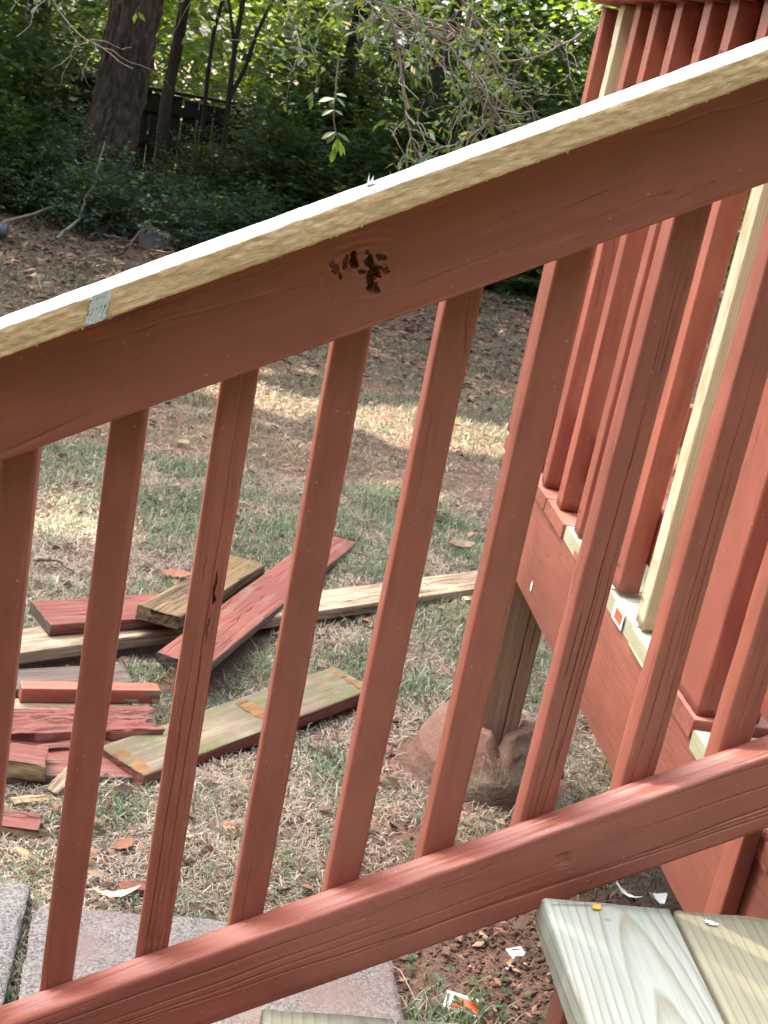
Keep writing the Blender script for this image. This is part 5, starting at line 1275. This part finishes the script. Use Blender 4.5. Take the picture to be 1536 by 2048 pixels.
# ------------------------------------------------------------------ branches hanging into the view
def wander(p, d, L, n, r, jit=0.25, grav=0.0):
    p, d = np.array(p, float), unit(np.array(d, float)); pts = [p.copy()]
    for i in range(n):
        d = unit(d + r.normal(0, jit, 3) - np.array([0, 0, grav])); p = p + d * L / n; pts.append(p.copy())
    return np.array(pts), d
def hang_branch(lab, start, d, L, rad, seed, n_tw, leaf_per, ll=(0.03, 0.055), mat=M_leaf, bare=False, jit=0.16):
    k_ = 0.8; start = (start[0] * k_, start[1] * k_, EYE + (start[2] - EYE) * k_); L *= k_; rad *= k_; ll = (ll[0] * k_, ll[1] * k_)
    r = np.random.default_rng(seed)
    t = thing('overhanging_branch', lab, 'branch', start, 'branches hanging in front of the wood')
    main, _ = wander(start, d, L, 22, r, jit, 0.02)
    link('stem', tubes_mesh('stem', [(main, np.linspace(rad, rad * 0.3, len(main)))], M_twig, 6), t)
    ch, ends = [], []
    for k in range(n_tw):
        i = r.integers(2, len(main) - 1); dd = unit(main[i] - main[i - 1]) + r.normal(0, 0.8, 3)
        w, de = wander(main[i], dd, k_ * r.uniform(0.1, 0.32), 8, r, 0.3, 0.05)
        ch.append((w, np.linspace(rad * 0.42, rad * 0.16, len(w)))); ends.append((w[-1], de)); 
        if r.uniform() < 0.7:
            w2, de2 = wander(w[4], r.normal(0, 1, 3), k_ * r.uniform(0.06, 0.18), 6, r, 0.3, 0.05); ch.append((w2, np.linspace(rad * 0.25, rad * 0.12, len(w2)))); ends.append((w2[-1], de2))
    link('twig', tubes_mesh('twig', ch, M_twig, 5), t)
    if not bare:
        Ps, Ds = [], []
        for (e, de) in ends:
            if r.uniform() < 0.25: continue
            for q in range(leaf_per): Ps.append(e + r.normal(0, 0.012, 3)); Ds.append(de * 0.6 + r.normal(0, 0.75, 3) - np.array([0, 0, 0.25]))
        n = len(Ps); ln = r.uniform(*ll, n)
        V, Fc = leaf_arrays(np.array(Ps), np.array(Ds), r.normal(0, 0.5, (n, 3)) + np.array([0, 0, 1]), ln, ln * 0.42, 0.14, 0.12)
        tn = np.clip(r.normal(0.5, 0.2, n), 0, 0.92); tn = np.where(r.uniform(0, 1, n) < 0.05, 0.97, tn)
        link('foliage', np_mesh('foliage', V, Fc, [mat], tone=np.repeat(tn, 4)), t)
    return t
hang_branch('bare grey branch slanting down from the top left towards the big trunk', (-0.82, 5.0, 1.62), (0.62, 0.05, -0.52), 0.62, 0.0042, 601, 9, 0, bare=True, jit=0.10)
hang_branch('short leafy bough at the very top left corner', (-1.15, 5.6, 1.75), (0.75, 0.0, -0.35), 0.5, 0.005, 602, 12, 5, (0.03, 0.05), M_leaf_b)
hang_branch('thin arching bare twig across the top of the big trunk', (-0.30, 5.0, 1.75), (0.8, 0.0, -0.40), 0.50, 0.003, 603, 8, 2, (0.03, 0.05), M_leaf)
hang_branch('tangled twiggy branch left part, reaching down behind the rail cap', (0.50, 5.3, 1.75), (0.45, 0.0, -0.80), 0.75, 0.007, 604, 30, 4)
hang_branch('tangled twiggy branch middle part with grey bent stems', (0.62, 5.5, 1.72), (0.62, 0.1, -0.55), 0.95, 0.008, 605, 40, 4)
hang_branch('tangled twiggy branch right part close to the deck railing', (0.85, 5.6, 1.78), (0.60, 0.0, -0.55), 0.80, 0.007, 606, 34, 5)
hang_branch('upper right leafy branch ending at the deck railing top', (1.45, 5.9, 1.75), (-0.55, 0.0, -0.55), 0.70, 0.006, 607, 30, 5)
hang_branch('loose branch with long curved twigs above the tangle', (0.25, 5.2, 1.80), (0.8, 0.0, -0.42), 0.75, 0.006, 608, 26, 4)
hang_branch('slim drooping branch left of the hanging leaf cluster', (0.05, 6.0, 1.85), (0.5, 0.0, -0.6), 0.6, 0.004, 609, 16, 5, (0.035, 0.06))
hang_branch('low twig reaching over the rail cap near the deck railing', (1.05, 5.4, 1.45), (-0.25, 0.0, -0.75), 0.55, 0.005, 610, 18, 4)

hang_branch('leafy bough across the top centre, above the forked sapling', (-0.05, 5.6, 1.80), (0.85, 0.0, -0.30), 0.8, 0.006, 611, 30, 5, (0.035, 0.06))
hang_branch('dark leafy bough high between the big trunk and the tangle', (0.15, 6.4, 1.95), (0.7, 0.0, -0.35), 0.9, 0.007, 612, 34, 6, (0.04, 0.07))

def leaf_twig():
    t = thing('hanging_twig', 'single twig hanging free with a sunlit bright green leaf cluster at its tip', 'twig', (0.375, 5.0, 1.40), None)
    pts = [(0.372, 5.0, 1.47), (0.376, 5.0, 1.40), (0.382, 5.0, 1.35), (0.383, 5.0, 1.30), (0.392, 5.0, 1.25), (0.408, 5.0, 1.205), (0.416, 5.0, 1.19)]
    link('stem', tubes_mesh('stem', [(np.array(pts), np.linspace(0.0028, 0.0018, len(pts)))], M_twig, 6), t)
    def lf(p, d, L, tone, nm=(0.1, -0.5, 0.85)):
        n = 7; V, Fc = [], []; d = Vector(d).normalized(); nn = Vector(nm); nn = (nn - d * nn.dot(d)).normalized(); s = d.cross(nn)
        for i in range(n):
            q = i / (n - 1); w = L * 0.21 * math.sin(math.pi * min(1, (0.03 + 0.97 * q ** 1.25))) 
            for k in (-1, 0, 1): V.append(tuple(Vector(p) + d * L * q + s * w * k + nn * (abs(k) * w * 0.3 - L * 0.15 * q * q)))
        for i in range(n - 1):
            for j in range(2): a = i * 3 + j; Fc.append((a, a + 1, a + 4, a + 3))
        link('leaf', np_mesh('leaf', V, Fc, [M_leaf_y if tone > 1 else M_leaf], tone=np.full(len(Fc), min(tone - 1 if tone > 1 else tone, 0.9)), smooth=True), t)
    P = (0.416, 5.0, 1.19)
    lf((0.405, 5, 1.21), (-1, -0.1, -0.55), 0.058, 1.3); lf((0.407, 5, 1.205), (-0.6, -0.3, -0.75), 0.048, 0.9); lf((0.41, 5, 1.208), (1, 0.1, -0.35), 0.060, 1.2)
    lf(P, (-0.05, -0.2, -1), 0.062, 1.5); lf((0.412, 4.99, 1.16), (-0.1, -0.3, -1), 0.060, 1.7); lf(P, (0.5, 0.1, -0.9), 0.068, 1.4); lf((0.425, 5.01, 1.175), (0.75, 0.2, -0.8), 0.055, 1.3)
    lf((0.383, 5, 1.325), (-1, -0.1, -0.25), 0.062, 0.85); lf((0.383, 5, 1.325), (-0.4, -0.3, -0.5), 0.035, 0.8); lf((0.383, 5, 1.33), (0.8, 0, -0.4), 0.050, 0.85); lf((0.38, 5, 1.34), (0.9, -0.2, 0.1), 0.045, 0.9)
    lf((0.384, 5, 1.285), (-0.9, -0.1, -0.5), 0.048, 0.8); lf((0.386, 5, 1.285), (0.9, -0.2, -0.2), 0.038, 0.8)
leaf_twig()
